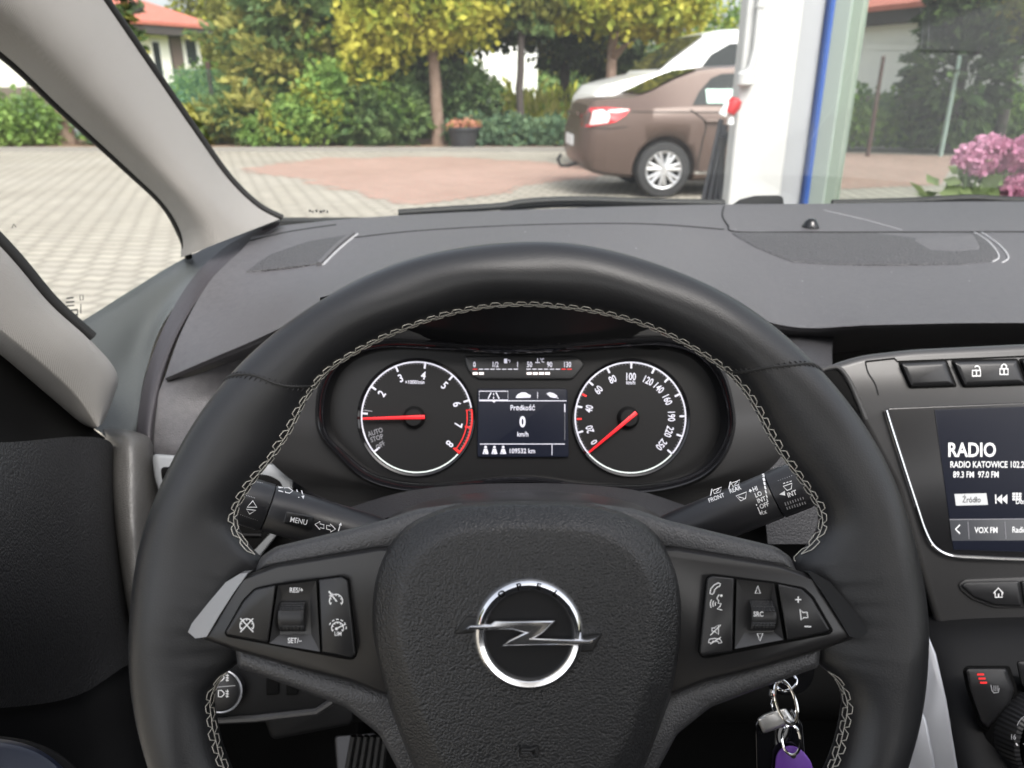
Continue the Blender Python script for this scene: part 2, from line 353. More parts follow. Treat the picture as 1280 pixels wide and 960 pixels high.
def foliage(name, parent, blobs, n, size, ms, clump=.28, elong=1.6, droop=0.0, sweep=None):
    """leaf-sized faces in clumps spread through ellipsoid lobes; ms = [(material, share)]; sweep = outward spray length"""
    n = int(n * 2.1); size *= .68
    vol = np.array([b_[3] * b_[4] * b_[5] for b_ in blobs]) ** (2 / 3); cnt = np.maximum(1, (n * vol / vol.sum()).astype(int)); C = []; O = []
    for b_, k in zip(blobs, cnt):
        nc = max(4, k // 14); d = rng.normal(size=(nc, 3)); d /= np.linalg.norm(d, axis=1)[:, None]; r = rng.uniform(.45, 1.05, nc)[:, None] ** .6
        cc = np.array(b_[:3]) + d * r * np.array(b_[3:6]); i = rng.integers(0, nc, k); s_ = rng.normal(size=(k, 3)) * clump * np.mean(b_[3:6]) * .45
        if sweep: q = rng.uniform(0, 1, k)[:, None]; out = d[i] * [1, 1, .25] + [0, 0, .12]; s_ = s_ * .3 + out * q * sweep
        C.append(cc[i] + s_); O.append(d[i])
    C = np.concatenate(C); O = np.concatenate(O); N = len(C)
    C = C[C[:, 2] > .06] if False else C; C[:, 2] = np.maximum(C[:, 2], .07 + rng.uniform(0, .1, N))
    a = rng.normal(size=(N, 3)) * .7 + O * (1.6 if sweep else .5); a[:, 2] -= droop; a /= np.linalg.norm(a, axis=1)[:, None]
    c = np.cross(a, rng.normal(size=(N, 3))); c /= np.linalg.norm(c, axis=1)[:, None]
    s = (size * rng.uniform(.55, 1.3, N))[:, None]; h = a * s * elong / 2; w = c * s / 2
    V = np.stack([C - h, C + w - h * .1, C + h, C - w - h * .1], 1).reshape(-1, 3); me = bpy.data.meshes.new(name)
    me.vertices.add(4 * N); me.vertices.foreach_set('co', V.ravel()); me.loops.add(4 * N); me.loops.foreach_set('vertex_index', np.arange(4 * N)); me.polygons.add(N); me.polygons.foreach_set('loop_start', np.arange(0, 4 * N, 4))
    for m_, sh in ms: me.materials.append(m_)
    u = np.clip((np.sin(C[:, 0] * 4.1 + C[:, 2] * 5.3) + np.sin(C[:, 1] * 3.7 - C[:, 2] * 3.1)) * .18 + .5 + rng.normal(size=N) * .16, 0, .999); cs = np.cumsum([q for _, q in ms]); cs = cs / cs[-1]
    me.polygons.foreach_set('material_index', np.searchsorted(cs, u).astype(np.int32)); me.update(); me.validate()
    o = bpy.data.objects.new(name, me); COL.objects.link(o)
    if parent: o.parent = parent; o.matrix_parent_inverse = Matrix.Translation(-parent.location)
    return o
def trunk(parent, x, y, h, r, mt, lean=(0, 0), limbs=5, seed=1, name='trunk'):
    rn = random.Random(seed); b = MB(); top = Vector((x + lean[0], y + lean[1], h))
    b.tube([Vector((x, y, -.02)).lerp(top, t) + Vector((rn.uniform(-.02, .02), rn.uniform(-.02, .02), 0)) for t in np.linspace(0, 1, 8)], [r * k for k in (1.35, 1.05, 1, .97, .94, .9, .85, .7)], mt, 10)
    for k in range(limbs):
        a = rn.uniform(0, 6.28); z0 = Vector((x, y, 0)).lerp(top, rn.uniform(.75, 1)); z0.z = rn.uniform(h * .72, h); e = z0 + Vector((math.cos(a), math.sin(a), rn.uniform(.4, 1))) * rn.uniform(.7, 1.3)
        b.tube([z0, z0.lerp(e, .5) + Vector((0, 0, .08)), e], [r * .45, r * .3, r * .12], mt, 6)
    return b.build(name, parent)
def tree(label, px, Y, th, tr, blobs, n, size, ms, bark, name='tree', lean=(0, 0), group=None, **kw):
    x = XH(px, Y); t = thing(name, label, 'tree', (x, Y, 0), group); trunk(t, x, Y, th, tr, bark, lean, seed=int(px))
    foliage('crown', t, [(x + b_[0], Y + b_[1], b_[2], *b_[3:]) for b_ in blobs], n, size, ms, **kw); return t
def bush(label, px, Y, blobs, n, size, ms, name='juniper_bush', cat='bush', group=None, **kw):
    x = XH(px, Y); t = thing(name, label, cat, (x, Y, 0), group); b = MB(); rn = random.Random(int(px))
    for k in range(7):
        a = rn.uniform(0, 6.28); q = blobs[k % len(blobs)]; e = Vector((x + q[0] + .4 * q[3] * math.cos(a), Y + q[1] + .4 * q[4] * math.sin(a), q[2])); s_ = Vector((x + q[0] * .5, Y + q[1] * .5, 0)); b.tube([s_, s_.lerp(e, .5) + Vector((0, 0, .1)), e], [.035, .025, .01], BARKD, 6)
    b.build('stem', t); foliage('leaves', t, [(x + q[0], Y + q[1], q[2], *q[3:]) for q in blobs], n, size, ms, **kw); return t
# row along the kerb
tree('golden clipped conifer with bare brown trunk beside the black flower pot', 547, 17.0, 2.15, .13, [(-.35, 0, 3.0, 1.25, 1.1, .95), (.35, .1, 2.75, .95, 1.0, .8), (-1.25, .2, 2.2, .75, .8, .75), (-1.5, .2, 1.55, .55, .6, .6), (0, 0, 4.0, 1.3, 1.2, 1.0), (-.7, -.2, 2.25, .6, .6, .45)], 9000, .17, [(L_YEL, .55), (L_YG, .45)], BARK, 'conifer_tree', lean=(-.1, 0), group='golden conifers along the kerb', clump=.35)
tree('golden conifer whose crown hangs above the parked white van', 764, 18.5, 2.3, .13, [(-.6, 0, 3.05, .9, .9, .7), (.3, 0, 2.95, .9, .9, .62), (1.2, 0, 2.95, .85, .9, .62), (.2, 0, 3.8, 1.6, 1.1, .8), (1.0, .1, 2.45, .4, .4, .3)], 7500, .17, [(L_YEL, .5), (L_YG, .5)], BARK, 'conifer_tree', group='golden conifers along the kerb', clump=.35)
tree('thin dark trunk tree with sparse olive crown left of the brown car', 650, 17.6, 2.7, .085, [(-.1, 0, 3.0, .7, .7, .55), (.35, 0, 2.45, .35, .35, .25), (0, 0, 3.8, 1.0, 1.0, .8), (-.5, 0, 2.5, .3, .3, .45), (.6, .2, 3.0, .5, .5, .4)], 2600, .16, [(L_OLV, .6), (L_JUN, .4)], BARKD, 'tree', droop=.6)
tree('dark spruce standing in shade behind the golden conifer', 575, 21, 2.0, .14, [(-1.0, 0, 1.6, 1.0, .9, 1.1), (.6, 0, 2.9, 1.2, 1, .8), (-1.4, .3, 2.6, 1.2, 1, 1.0), (-.3, -.4, .9, .8, .7, .8), (2.2, .4, 3.2, 1.4, 1, .9)], 6500, .22, [(L_DRK, .8), (L_JUN, .2)], BARKD, 'spruce_tree', droop=.5)
tree('dark spruce with low branches left of the white van', 706, 21.5, 2.2, .14, [(0, 0, 2.35, 1.1, 1, .7), (.9, .2, 2.2, 1.1, .9, .75), (.2, 0, 3.3, 1.5, 1, .9), (1.6, 0, 1.4, .8, .8, .7)], 5000, .2, [(L_DRK, .85), (L_OLV, .15)], BARKD, 'spruce_tree', droop=.5)
bush('large spreading juniper with golden drooping tips beside the fence', 345, 17.6, [(-1.0, 0, .5, .8, .6, .42), (.25, .2, 1.5, .85, .8, 1.0), (.4, .3, 2.6, .85, .8, .8), (-.2, -.2, .55, 1.0, .6, .5), (-.75, .2, 2.15, .6, .5, .2), (-.35, .1, 1.3, .35, .4, .2)], 9000, .15, [(L_JUN, .45), (L_OLV, .2), (L_TIP, .35)], clump=.22, sweep=.55, elong=2.6, group='junipers along the kerb')
bush('tall juniper with mixed golden and green sprays between fence and golden conifer', 402, 17.9, [(0, 0, 1.2, .8, .7, 1.1), (.1, .2, 2.3, .9, .8, 1.0), (.1, .1, 3.3, 1.0, .8, .8)], 7000, .15, [(L_JUN, .35), (L_GRN, .35), (L_TIP, .3)], clump=.22, sweep=.5, elong=2.4, group='junipers along the kerb')
bush('bright green leafy shrub in front of the tall juniper', 385, 16.7, [(-.5, 0, .45, .55, .35, .42), (.1, 0, .75, .6, .4, .65), (.45, 0, 1.2, .35, .3, .45), (-1.1, 0, .3, .4, .3, .28)], 3600, .12, [(L_GRN, .75), (L_YG, .25)], 'leafy_shrub', clump=.4)
bush('grey green low juniper left of the brown trunk', 472, 17.1, [(-.35, 0, .6, .75, .5, .6), (.35, 0, .55, .6, .5, .55), (0, .2, 1.1, .7, .5, .35)], 5000, .13, [(L_JUN, .8), (L_GRN, .2)], clump=.22, sweep=.35, elong=2.6, group='junipers along the kerb')
bush('low blue green ground cover between pot and brown car', 640, 16.9, [(-.9, 0, .3, .5, .3, .35), (0, 0, .28, .6, .3, .32), (.9, 0, .28, .6, .3, .32)], 2600, .11, [(L_TEAL, .8), (L_GRN, .2)], 'ground_cover_shrub', clump=.4)
bush('dark shaded bush behind the black pot', 592, 18.0, [(0, 0, .8, .55, .5, .75), (-.4, 0, .6, .5, .4, .6)], 2400, .14, [(L_JUN, .5), (L_DRK, .5)], 'dark_bush', clump=.35)
for px, Y, w, h, lab in ((262, 43, 1.7, 8.4, 'olive columnar conifer right behind the red roof'), (300, 40, 1.5, 8.0, 'olive columnar conifer, second from the red roof'), (345, 27, 1.0, 5.6, 'olive columnar conifer half behind the spreading juniper')):
    tree(lab, px, Y, h * .5, .12, [(0, 0, h * .3, w, w, h * .3), (0, 0, h * .62, w * .8, w * .8, h * .28), (0, 0, h * .86, w * .45, w * .45, h * .18)], 3800, .22, [(L_OLV, .7), (L_YG, .3)], BARKD, 'columnar_conifer', group='olive conifers by the house')
tree('dark pine beside the windscreen pillar in front of the red roofed house', 145, 21, 3.0, .14, [(0, 0, 3.2, .6, .7, .9), (.35, 0, 2.2, .35, .5, .4), (-.6, 0, 2.6, .9, .8, .7), (0, 0, 4.2, 1.0, .9, .8)], 3500, .18, [(L_JUN, .5), (L_DRK, .25), (L_TIP, .25)], BARKD, 'pine_tree', sweep=.3, elong=2.4)
bush('rounded green hedge bush left of the kerbside trunk', 5, 17.0, [(-1.2, 0, .5, 1.0, .6, .5), (.2, 0, .48, .9, .6, .48)], 3600, .13, [(L_GRN, .7), (L_JUN, .3)], 'hedge_bush', clump=.4)
bush('blue green bush right of the kerbside trunk', 128, 17.2, [(0, 0, .45, .6, .5, .5), (.7, 0, .4, .6, .5, .42)], 2400, .13, [(L_TEAL, .7), (L_GRN, .3)], 'low_bush', clump=.4)
tree('kerbside tree with brown trunk seen through the quarter window', 70, 17.2, 2.6, .17, [(0, 0, 3.8, 1.5, 1.3, 1.0), (-.8, 0, 3.2, .8, .7, .5)], 3000, .18, [(L_JUN, .6), (L_GRN, .4)], BARK, 'tree')
bush('round clipped green bush behind the wire fence', 252, 21, [(0, 0, .8, .75, .7, .8)], 2400, .13, [(L_GRN, .6), (L_JUN, .4)], 'clipped_bush', clump=.4)
bush('green garden bush left of the wire fence post', 205, 19.5, [(0, 0, .45, .8, .6, .48), (.9, 0, .3, .6, .5, .3)], 2600, .13, [(L_TEAL, .45), (L_GRN, .4), (L_TIP, .15)], 'garden_bush', clump=.4)
# masses beyond
foliage('treeline', None, [(x, 48 + 4 * math.sin(x), 2.0 + .8 * math.sin(x * .7) + .6 * math.sin(x * 1.9), 3.0, 2.5, 2.1 + .8 * math.sin(x * 1.3)) for x in np.arange(-62, 60, 3.4)], 26000, .42, [(L_GRN, .35), (L_JUN, .35), (L_OLV, .3)], clump=.4)
tag(bpy.data.objects['treeline'], 'far green treeline closing the view behind the yard', 'treeline', kind='stuff')
foliage('clipped_hedge', None, [(x, 24, 1.8, .9, .6, 1.7) for x in np.arange(5.2, 16, 1.0)], 9000, .16, [(L_GRN, .5), (L_YG, .5)], clump=.4)
tag(bpy.data.objects['clipped_hedge'], 'tall light green hedge behind the parked white van', 'hedge')
foliage('meadow_grass', None, [(x, y, .3, .9, .8, .34) for x in np.arange(-2.5, 4.5, .9) for y in (20.5, 23, 26)], 9000, .16, [(L_YG, .6), (L_TIP, .25), (L_GRN, .15)], clump=.9, elong=3.0, droop=-1.2)
tag(bpy.data.objects['meadow_grass'], 'tall yellow green meadow grass beyond the kerb bed', 'grass', kind='stuff')

# ================================================================== flower pot, fence, houses
potx = XH(578, 16.55); pot = thing('flower_pot', 'black round flower pot with faded orange flowers beneath the golden conifer', 'flower pot', (potx, 16.55, 0))
POTM = mat('black_pot', (.03, .032, .036), .5)
b = MB(); b.lathe((potx, 16.55, .05), (0, 0, 1), [(.0, 0), (.24, 0), (.31, .33), (.345, .34), (.345, .39), (.30, .39), (.29, .34), (0, .34)], POTM, 28); b.build('pot', pot)
foliage('flowers', pot, [(potx, 16.55, .46, .32, .28, .05)], 500, .07, [(mat('dry_orange_petals', (.42, .18, .11), .8), .6), (L_OLV, .4)], clump=.5)
FEN = mat('green_fence_wire', (.10, .26, .17), .5); POSTM = mat('rusty_fence_post', (.10, .055, .045), .8)
fen = thing('wire_fence', 'green chain link fence with rusty post before the red roofed house', 'fence', (XH(263, 18.6), 18.6, 0))
b = MB(); x0, x1 = XH(205, 18.6), XH(380, 18.6)
for s in (-1, 1):
    for k in range(-16, 44):
        a = x0 + k * .09; p = Vector((a, 18.6 + s * .003, .1)); q = Vector((a + s * 1.45, 18.6 + s * .003, 1.55)); u0, u1 = 0, 1
        ts = [t for t in np.linspace(0, 1, 30) if x0 <= (p.x + (q.x - p.x) * t) <= x1]
        if len(ts) > 1: b.tube([p.lerp(q, ts[0]), p.lerp(q, ts[-1])], .006, FEN, 3)
for z_ in (.1, .8, 1.55): b.tube([(x0, 18.6, z_), (x1, 18.6, z_)], .005, FEN, 5)
b.build('wire_mesh', fen)
for px in (263, 372):
    b = MB(); b.box((XH(px, 18.65), 18.65, .85), (.08, .08, 1.75), POSTM); b.build('post', fen)
WALLW = mat('white_render', (.80, .78, .73), .9, bump=('noise', 30, .3, .01)); PLINTH = mat('brown_plinth', (.14, .115, .10), .9, vary=(3, .3, (.18, .15, .13))); TILE = mat('red_roof_tiles', (.42, .12, .085), .7, bump=('weave', 6, .6, .03), vary=(4, .3, (.50, .17, .12)))
SOFF = mat('dark_soffit', (.05, .042, .04), .8); WFR = mat('white_frame', (.75, .75, .73), .5); DKGL = glass('dark_window_glass', (.12, .13, .14), 2.0); DOORB = mat('brown_door', (.12, .085, .075), .6)
def house(label, A, B_, back, h, opens, plinth=1.15, over=.6, rise=1.9, name='house'):
    """A, B_: front wall corners (2D); back: unit 2D direction away from the front; opens: (t0,t1,z0,z1,kind)"""
    A, B_, back = Vector((*A, 0)), Vector((*B_, 0)), Vector((*back, 0)).normalized(); D = 7.0; u = (B_ - A).normalized()
    t = thing(name, label, 'house', tuple((A + B_) / 2)); fl = [A, B_, B_ + back * D, A + back * D]
    b = MB(); b.rings([[p + Vector((0, 0, z_)) for p in fl] for z_ in (plinth, h)], WALLW, True, True); b.build('wall', t, False)
    b = MB(); o = .03; f2 = [A - u * o - back * o, B_ + u * o - back * o, B_ + u * o + back * (D + o), A - u * o + back * (D + o)]; b.rings([[p + Vector((0, 0, z_)) for p in f2] for z_ in (-.02, plinth + .01)], PLINTH, True, True); b.build('plinth', t, False)
    b = MB(); e = [A - u * over - back * over, B_ + u * over - back * over, B_ + u * over + back * (D + over), A - u * over + back * (D + over)]
    r0 = A + u * (D * .45) + back * D / 2; r1 = B_ - u * (D * .45) + back * D / 2; up = lambda p, z_: p + Vector((0, 0, z_))
    vs = [up(p, h + .12) for p in e] + [up(r0, h + rise), up(r1, h + rise)]; b.add(vs, [(0, 1, 5, 4), (1, 2, 5), (2, 3, 4, 5), (3, 0, 4)], TILE)
    b.rings([[up(p, z_) for p in e] for z_ in (h + .0, h + .118)], TILE, False, False); rf = b.build('roof', t, False)
    b = MB(); b.rings([[up(p, z_) for p in [q.lerp((A + B_) / 2 + back * D / 2, .012) for q in e]] for z_ in (h - .30, h + .06)], SOFF, True, True); b.build('soffit', rf, False)
    for t0, t1, z0, z1, k in opens:
        p, q = A.lerp(B_, t0), A.lerp(B_, t1); n = -back
        b = MB(); b.box(up((p + q) / 2 + n * .01, (z0 + z1) / 2), ((q - p).length + .12, .06, z1 - z0 + .12), WFR if k == 'window' else SOFF, math.atan2(u.y, u.x)); w_ = b.build('window' if k == 'window' else 'door', t, False)
        b = MB(); b.box(up((p + q) / 2 + n * .05, (z0 + z1) / 2), ((q - p).length, .02, z1 - z0), mat('window_pane_dark', (.03, .035, .04), .08) if k == 'window' else DOORB, math.atan2(u.y, u.x)); b.build('pane' if k == 'window' else 'door_leaf', w_, False)
    return t
hA = (XH(-330, 21), 21); hB = (XH(256, 34), 34); dv = Vector((hB[0] - hA[0], hB[1] - hA[1])); bk = (-dv.y / dv.length, dv.x / dv.length)
def ht(px):
    # fraction along the house front seen at a photo column
    k = (px - 640) / FPX * math.cos(PITCH); return (k * hA[1] - hA[0]) / (dv.x - k * dv.y)
house('white house with red roof and dark plinth at the far left', hA, hB, bk, 3.3, [(ht(197), ht(205), 1.5, 2.75, 'window'), (ht(220), ht(232), 1.2, 2.95, 'door'), (ht(238), ht(250), 2.0, 2.9, 'window')], over=.7)
FARW = mat('far_white_wall', (.82, .82, .80), .9)
b = MB(); b.box((XH(632, 34), 34, 1.5), (2.6, .3, 3.0), FARW); b.box((XH(632, 34), 34, 3.04), (2.7, .4, .08), SOFF); tag(b.build('garden_wall'), 'bright white wall far behind the thin dark trunk', 'wall')

# ================================================================== parked vehicles
TYRE = mat('tyre_rubber', (.022, .022, .023), .75); ALLOY = mat('alloy_silver', (.62, .62, .63), .28, .75); RIMDK = mat('wheel_dark', (.03, .03, .03), .6)
def vehicle(name, label, cat, stations, O, h, l, paint, glassm, wheels, wr, group=None):
    O = Vector(O); h = Vector((*h, 0)).normalized(); l = Vector((*l, 0)).normalized(); W = lambda x, y, z_: O + h * x + l * y + Vector((0, 0, z_))
    t = thing(name, label, cat, tuple(O), group); xs = [s[0] for s in stations]; A = np.array(stations)
    def at(x): return [np.interp(x, xs, A[:, k]) for k in range(1, 7)]
    def side(x):
        zb, wm_, zbelt, wb, zt, wt = at(x); zm = zb + (zbelt - zb) * .55
        return [(0, zb), (wm_ * .82, zb), (wm_ * .94, zb + .05), (wm_ * .99, zb + (zm - zb) * .5), (wm_, zm), (wm_ * .995, zm + (zbelt - zm) * .6), (wb, zbelt), (lerp(wb, wt, .12), zbelt + (zt - zbelt) * .10), (lerp(wb, wt, .55), zbelt + (zt - zbelt) * .52), (lerp(wb, wt, .9), zt - (zt - zbelt) * .16), (wt, zt - (zt - zbelt) * .05), (wt * .75, zt), (0, zt + .004)]
    L = xs[-1]; X = sorted(set(list(np.linspace(xs[0], L, 75)) + xs)); rings = []
    for x in X:
        s_ = side(x); rings.append([W(x, y, z_) for y, z_ in s_] + [W(x, -y, z_) for y, z_ in s_[-2:0:-1]])
    b = MB(); b.rings(rings, paint, True, True); bo = b.build('body', t, angle=38)
    for wx in wheels:
        cb = MB(); cb.lathe(W(wx, -1.3, wr + .01), l, [(wr + .055, 0), (wr + .055, .72)], VOIDB, 40, cap=True); cb.lathe(W(wx, .58, wr + .01), l, [(wr + .055, 0), (wr + .055, .72)], VOIDB, 40, cap=True)
        co = cb.build('cutter'); md = bo.modifiers.new('arch', 'BOOLEAN'); md.object = co; md.operation = 'DIFFERENCE'; md.solver = 'EXACT'
        bpy.context.view_layer.update(); me = bpy.data.meshes.new_from_object(bo.evaluated_get(bpy.context.evaluated_depsgraph_get())); bo.modifiers.clear(); bo.data = me; bpy.data.objects.remove(co)
    def S(x, z_):
        s_ = side(x)[1:-1]
        for (y0, z0), (y1, z1) in zip(s_, s_[1:]):
            if z0 <= z_ <= z1 and z1 > z0: return lerp(y0, y1, (z_ - z0) / (z1 - z0))
        return s_[-1][0]
    def decal(pts, mt, lift=.006, parent=None, pname='panel', both=False, thick=.012, sub=6):
        if both: return [decal([*pts], mt, lift, parent, pname, sd_, thick, sub) for sd_ in (False, None)][0]
        b = MB(); pp = []
        for i in range(len(pts)):
            p, q = pts[i], pts[(i + 1) % len(pts)]
            for k in range(sub): pp.append((lerp(p[0], q[0], k / sub), lerp(p[1], q[1], k / sub)))
        for s_ in ((-1,) if both is None else (1,)):
            cx = sum(p[0] for p in pp) / len(pp); cz = sum(p[1] for p in pp) / len(pp); rs = []
            for f, lf in ((1, -thick), (1, lift), (.66, lift), (.33, lift), (.02, lift)):
                rs.append([W(cx + (x - cx) * f, s_ * (S(cx + (x - cx) * f, cz + (z_ - cz) * f) + lf), cz + (z_ - cz) * f) for x, z_ in pp])
            b.rings(rs, mt, cap1=True)
        return b.build(pname, parent or t)
    def top_glass(x0, x1, ins, pname):
        b = MB(); n = 10
        def fn(u, v):
            x = lerp(x0, x1, u); zb, wm_, zbelt, wb, zt, wt = at(x); y = (wt - ins) * (2 * v - 1); k = abs(2 * v - 1); return W(x, y, zt + .012 - .0 * k)
        b.grid(fn, n, 9, glassm); return b.build(pname, t)
    for wx in wheels:
        for s_ in (1, -1):
            c = W(wx, s_ * .74, wr); ax = l * s_; b = MB(); b.lathe(c, ax, [(wr * .62, -.11), (wr * .9, -.11), (wr * .985, -.08), (wr, -.04), (wr, .05), (wr * .985, .085), (wr * .93, .105), (wr * .70, .108), (wr * .675, .095), (wr * .66, -.05)], TYRE, 40)
            wl = b.build('wheel', t); b = MB(); b.lathe(c, ax, [(wr * .68, .098), (wr * .66, .106), (wr * .61, .10), (wr * .60, .04)], ALLOY, 40)
            b.lathe(c, ax, [(wr * .62, .03), (0, .035)], RIMDK, 32)
            x_ = h; y_ = Vector((0, 0, 1))
            for k in range(7):
                a = 2 * math.pi * k / 7 + .2
                for da in (-.13, .13):
                    d0 = x_ * math.cos(a + da * .6) + y_ * math.sin(a + da * .6); d1 = x_ * math.cos(a + da * 1.3) + y_ * math.sin(a + da * 1.3); b.tube([c + d0 * wr * .12 + ax * .085, c + d1 * wr * .63 + ax * .09], [.026, .02], ALLOY, 6)
            b.lathe(c, ax, [(wr * .17, .06), (wr * .16, .1), (0, .105)], ALLOY, 20); b.build('rim', wl)
    return t, W, S, decal, top_glass, at
BROWN = mat('brown_metallic_paint', (.095, .062, .05), .45, .3, coat=.15); CARGL = mat('car_glass_dark', (.012, .016, .016), .05, spec=.25); REDL = mat('red_lamp_lens', (.55, .015, .02), .12, coat=1); CLEARL = mat('clear_lamp_lens', (.75, .70, .66), .1, coat=1); WHITEP = mat('white_car_paint', (.78, .78, .76), .3, coat=.8)
sedan = [  # x, bottom, half width, belt height, belt half width, top, top half width
 (0.00, .44, .60, .72, .58, .76, .45), (.05, .36, .72, .80, .70, .88, .60), (.10, .31, .79, .90, .76, 1.03, .66), (.17, .28, .83, .96, .79, 1.075, .68), (.30, .25, .855, .98, .815, 1.095, .69), (.62, .22, .865, .985, .835, 1.115, .69),
 (.80, .21, .87, .985, .84, 1.17, .66), (1.10, .20, .872, .985, .845, 1.315, .60), (1.38, .18, .873, .98, .85, 1.415, .56), (1.6, .18, .874, .975, .85, 1.445, .55), (2.05, .18, .874, .965, .85, 1.466, .55), (2.6, .18, .874, .95, .85, 1.43, .53), (3.3, .18, .87, .93, .84, 1.05, .66), (4.05, .2, .85, .82, .79, .90, .62), (4.36, .26, .72, .66, .64, .72, .5), (4.44, .34, .6, .58, .5, .62, .4)]
hd = (math.cos(R(4)), math.sin(R(4))); ld = (math.sin(R(4)), -math.cos(R(4)))
wc_ = PZ(826, 247); Ob = (wc_.x - hd[0] * .98 - ld[0] * .80, wc_.y - hd[1] * .98 - ld[1] * .80, 0)
t, W, S, decal, tg, at_ = vehicle('parked_sedan', 'brown parked sedan with red tail light, half hidden by the white post', 'car', sedan, Ob, hd, ld, BROWN, CARGL, (.98, 3.63), .318)
tg(.70, 1.36, .05, 'rear_window'); tg(2.66, 3.24, .05, 'windscreen')
decal([(1.27, 1.03), (1.36, 1.17), (1.52, 1.315), (1.64, 1.36), (2.10, 1.385), (2.10, 1.02)], CARGL, pname='side_window', both=True); decal([(2.16, 1.015), (2.16, 1.385), (2.58, 1.35), (3.12, 1.04)], CARGL, pname='side_window', both=True)
decal([(1.44, 1.05), (1.44, 1.20), (1.76, 1.20), (1.74, 1.05)], mat('pale_mint', (.50, .68, .60), .6), .009, pname='mint_panel')  # pale mint panel lying just proud of the side window
tl_ = decal([(.035, .80), (.05, .90), (.11, 1.00), (.30, 1.01), (.55, .985), (.50, .92), (.38, .85), (.10, .80)], REDL, .012, pname='tail_light'); decal([(.10, .82), (.14, .97), (.24, .985), (.32, .93), (.30, .85)], CLEARL, .018, tl_, 'reverse_lamp')
seam = mat('door_gap', (.01, .008, .007), .7)
def gapline(pts, w=.008):
    b = MB()
    pp = [Vector((*p, 0)) for p in pts]; b.tube([W(p.x, S(p.x, p.y) + .001, p.y) for p in catmull(pp, 8, False)], w, seam, 6); b.build('door_gap', t)
gapline([(1.24, .98), (1.42, .84), (1.40, .62), (1.38, .34), (1.50, .29), (2.10, .28)]); gapline([(2.13, 1.0), (2.14, .6), (2.12, .3)]); gapline([(.56, .96), (1.3, .955), (2.1, .945), (3.0, .93)], .006); gapline([(.10, .79), (.30, .78), (.52, .80)], .005)
for x in (1.52, 2.42):
    b = MB(); b.tube([W(x - .10, S(x, .86) + .02, .86), W(x, S(x, .86) + .04, .863), W(x + .10, S(x, .86) + .02, .86)], .018, BROWN, 8); b.build('door_handle', t)
b = MB(); b.box(W(-.012, 0, .62), (.02, .54, .12), PRINT, R(4)); b.build('number_plate', t)
b = MB(); b.box(W(.02, 0, .93), (.02, .8, .04), BROWN, R(4)); b.build('boot_trim', t)
b = MB(); b.tube([W(.2, 0, .36), W(-.02, .02, .30), W(-.12, .03, .30), W(-.16, .04, .38), W(-.12, .05, .44)], .022, RIMDK, 8); b.build('tow_hook', t)
decal([(1.35, .27), (1.35, .30), (3.2, .30), (3.2, .27)], CHROME, .006, pname='sill_trim')
# white van facing the other way
van = [(0.0, .45, .70, .78, .66, .82, .45), (.06, .35, .82, .95, .76, 1.10, .6), (.2, .28, .90, 1.08, .82, 1.24, .70), (.5, .24, .93, 1.15, .86, 1.32, .74), (.98, .22, .95, 1.18, .88, 1.42, .76), (1.2, .22, .95, 1.16, .89, 1.60, .74), (1.72, .22, .95, 1.14, .89, 1.95, .68), (2.05, .22, .95, 1.14, .89, 2.02, .66), (3.0, .22, .95, 1.14, .89, 2.06, .66), (4.5, .22, .95, 1.14, .89, 2.04, .66), (4.72, .3, .93, 1.1, .88, 1.86, .62), (4.8, .4, .9, 1.1, .86, 1.7, .6)]
vn = vehicle('parked_van', 'white parked van facing left behind the brown sedan', 'van', van, (XH(726, 12.9), 12.9, 0), (.98, .19), (.19, -.98), WHITEP, CARGL, (.85, 3.7), .33)
t, W, S, decal, tg, at_ = vn
tg(1.02, 1.70, .06, 'windscreen'); sw_ = decal([(1.42, 1.24), (1.78, 1.66), (2.1, 1.82), (2.95, 1.84), (2.95, 1.24)], CARGL, pname='side_window', both=True)
decal([(3.05, 1.2), (3.05, 1.8), (4.2, 1.78), (4.3, 1.2)], CARGL, pname='side_window', both=True); decal([(.08, .86), (.12, .98), (.34, 1.06), (.42, .98), (.2, .84)], CLEARL, .012, pname='headlight', both=True)
b = MB(); b.box(W(1.55, 1.02, 1.28), (.14, .2, .2), WHITEP); b.build('side_mirror', t); gapline([(1.4, 1.1), (1.45, .6), (1.6, .3)]); gapline([(3.0, 1.15), (3.0, .6), (3.0, .3)])
def copy_tree(o, parent=None):
    c = o.copy(); COL.objects.link(c)
    if parent: c.parent = parent
    for ch in list(o.children): copy_tree(ch, c)
    return c
far = copy_tree(t); far.name = 'parked_van'; far.location = (XH(668, 30), 30, 0); far.rotation_euler.z = R(-8); far['label'] = 'far white vehicle glimpsed beyond the meadow left of the brown car'

# ================================================================== shop front on the right
Yp = 4.3; X0, X1, X2, X3, X4 = (XH(p, Yp) for p in (925, 993, 1026, 1035, 1062))
POSTW = mat('white_painted_post', (.50, .50, .495), .6, bump=('noise', 8, .15, .01), vary=(3, .3, (.56, .56, .55))); GREYW = mat('pale_grey_reveal', (.36, .37, .385), .6); BLUE = mat('blue_trim', (.02, .08, .32), .45); PVC = mat('pale_window_frame', (.36, .42, .385), .4)
def bevbox(name, x0, x1, y0, y1, z0, z1, mt, parent, bv=.008):
    b = MB(); pts = [(x0 + bv, y0), (x1 - bv, y0), (x1, y0 + bv), (x1, y1), (x0, y1), (x0, y0 + bv)]; b.rings([[(x, y, z_) for x, y in pts] for z_ in (z0, z1)], mt, True, True); return b.build(name, parent, False)
pst = thing('building_post', 'white building post with a blue vertical edge strip', 'post', (X0, Yp, 0))
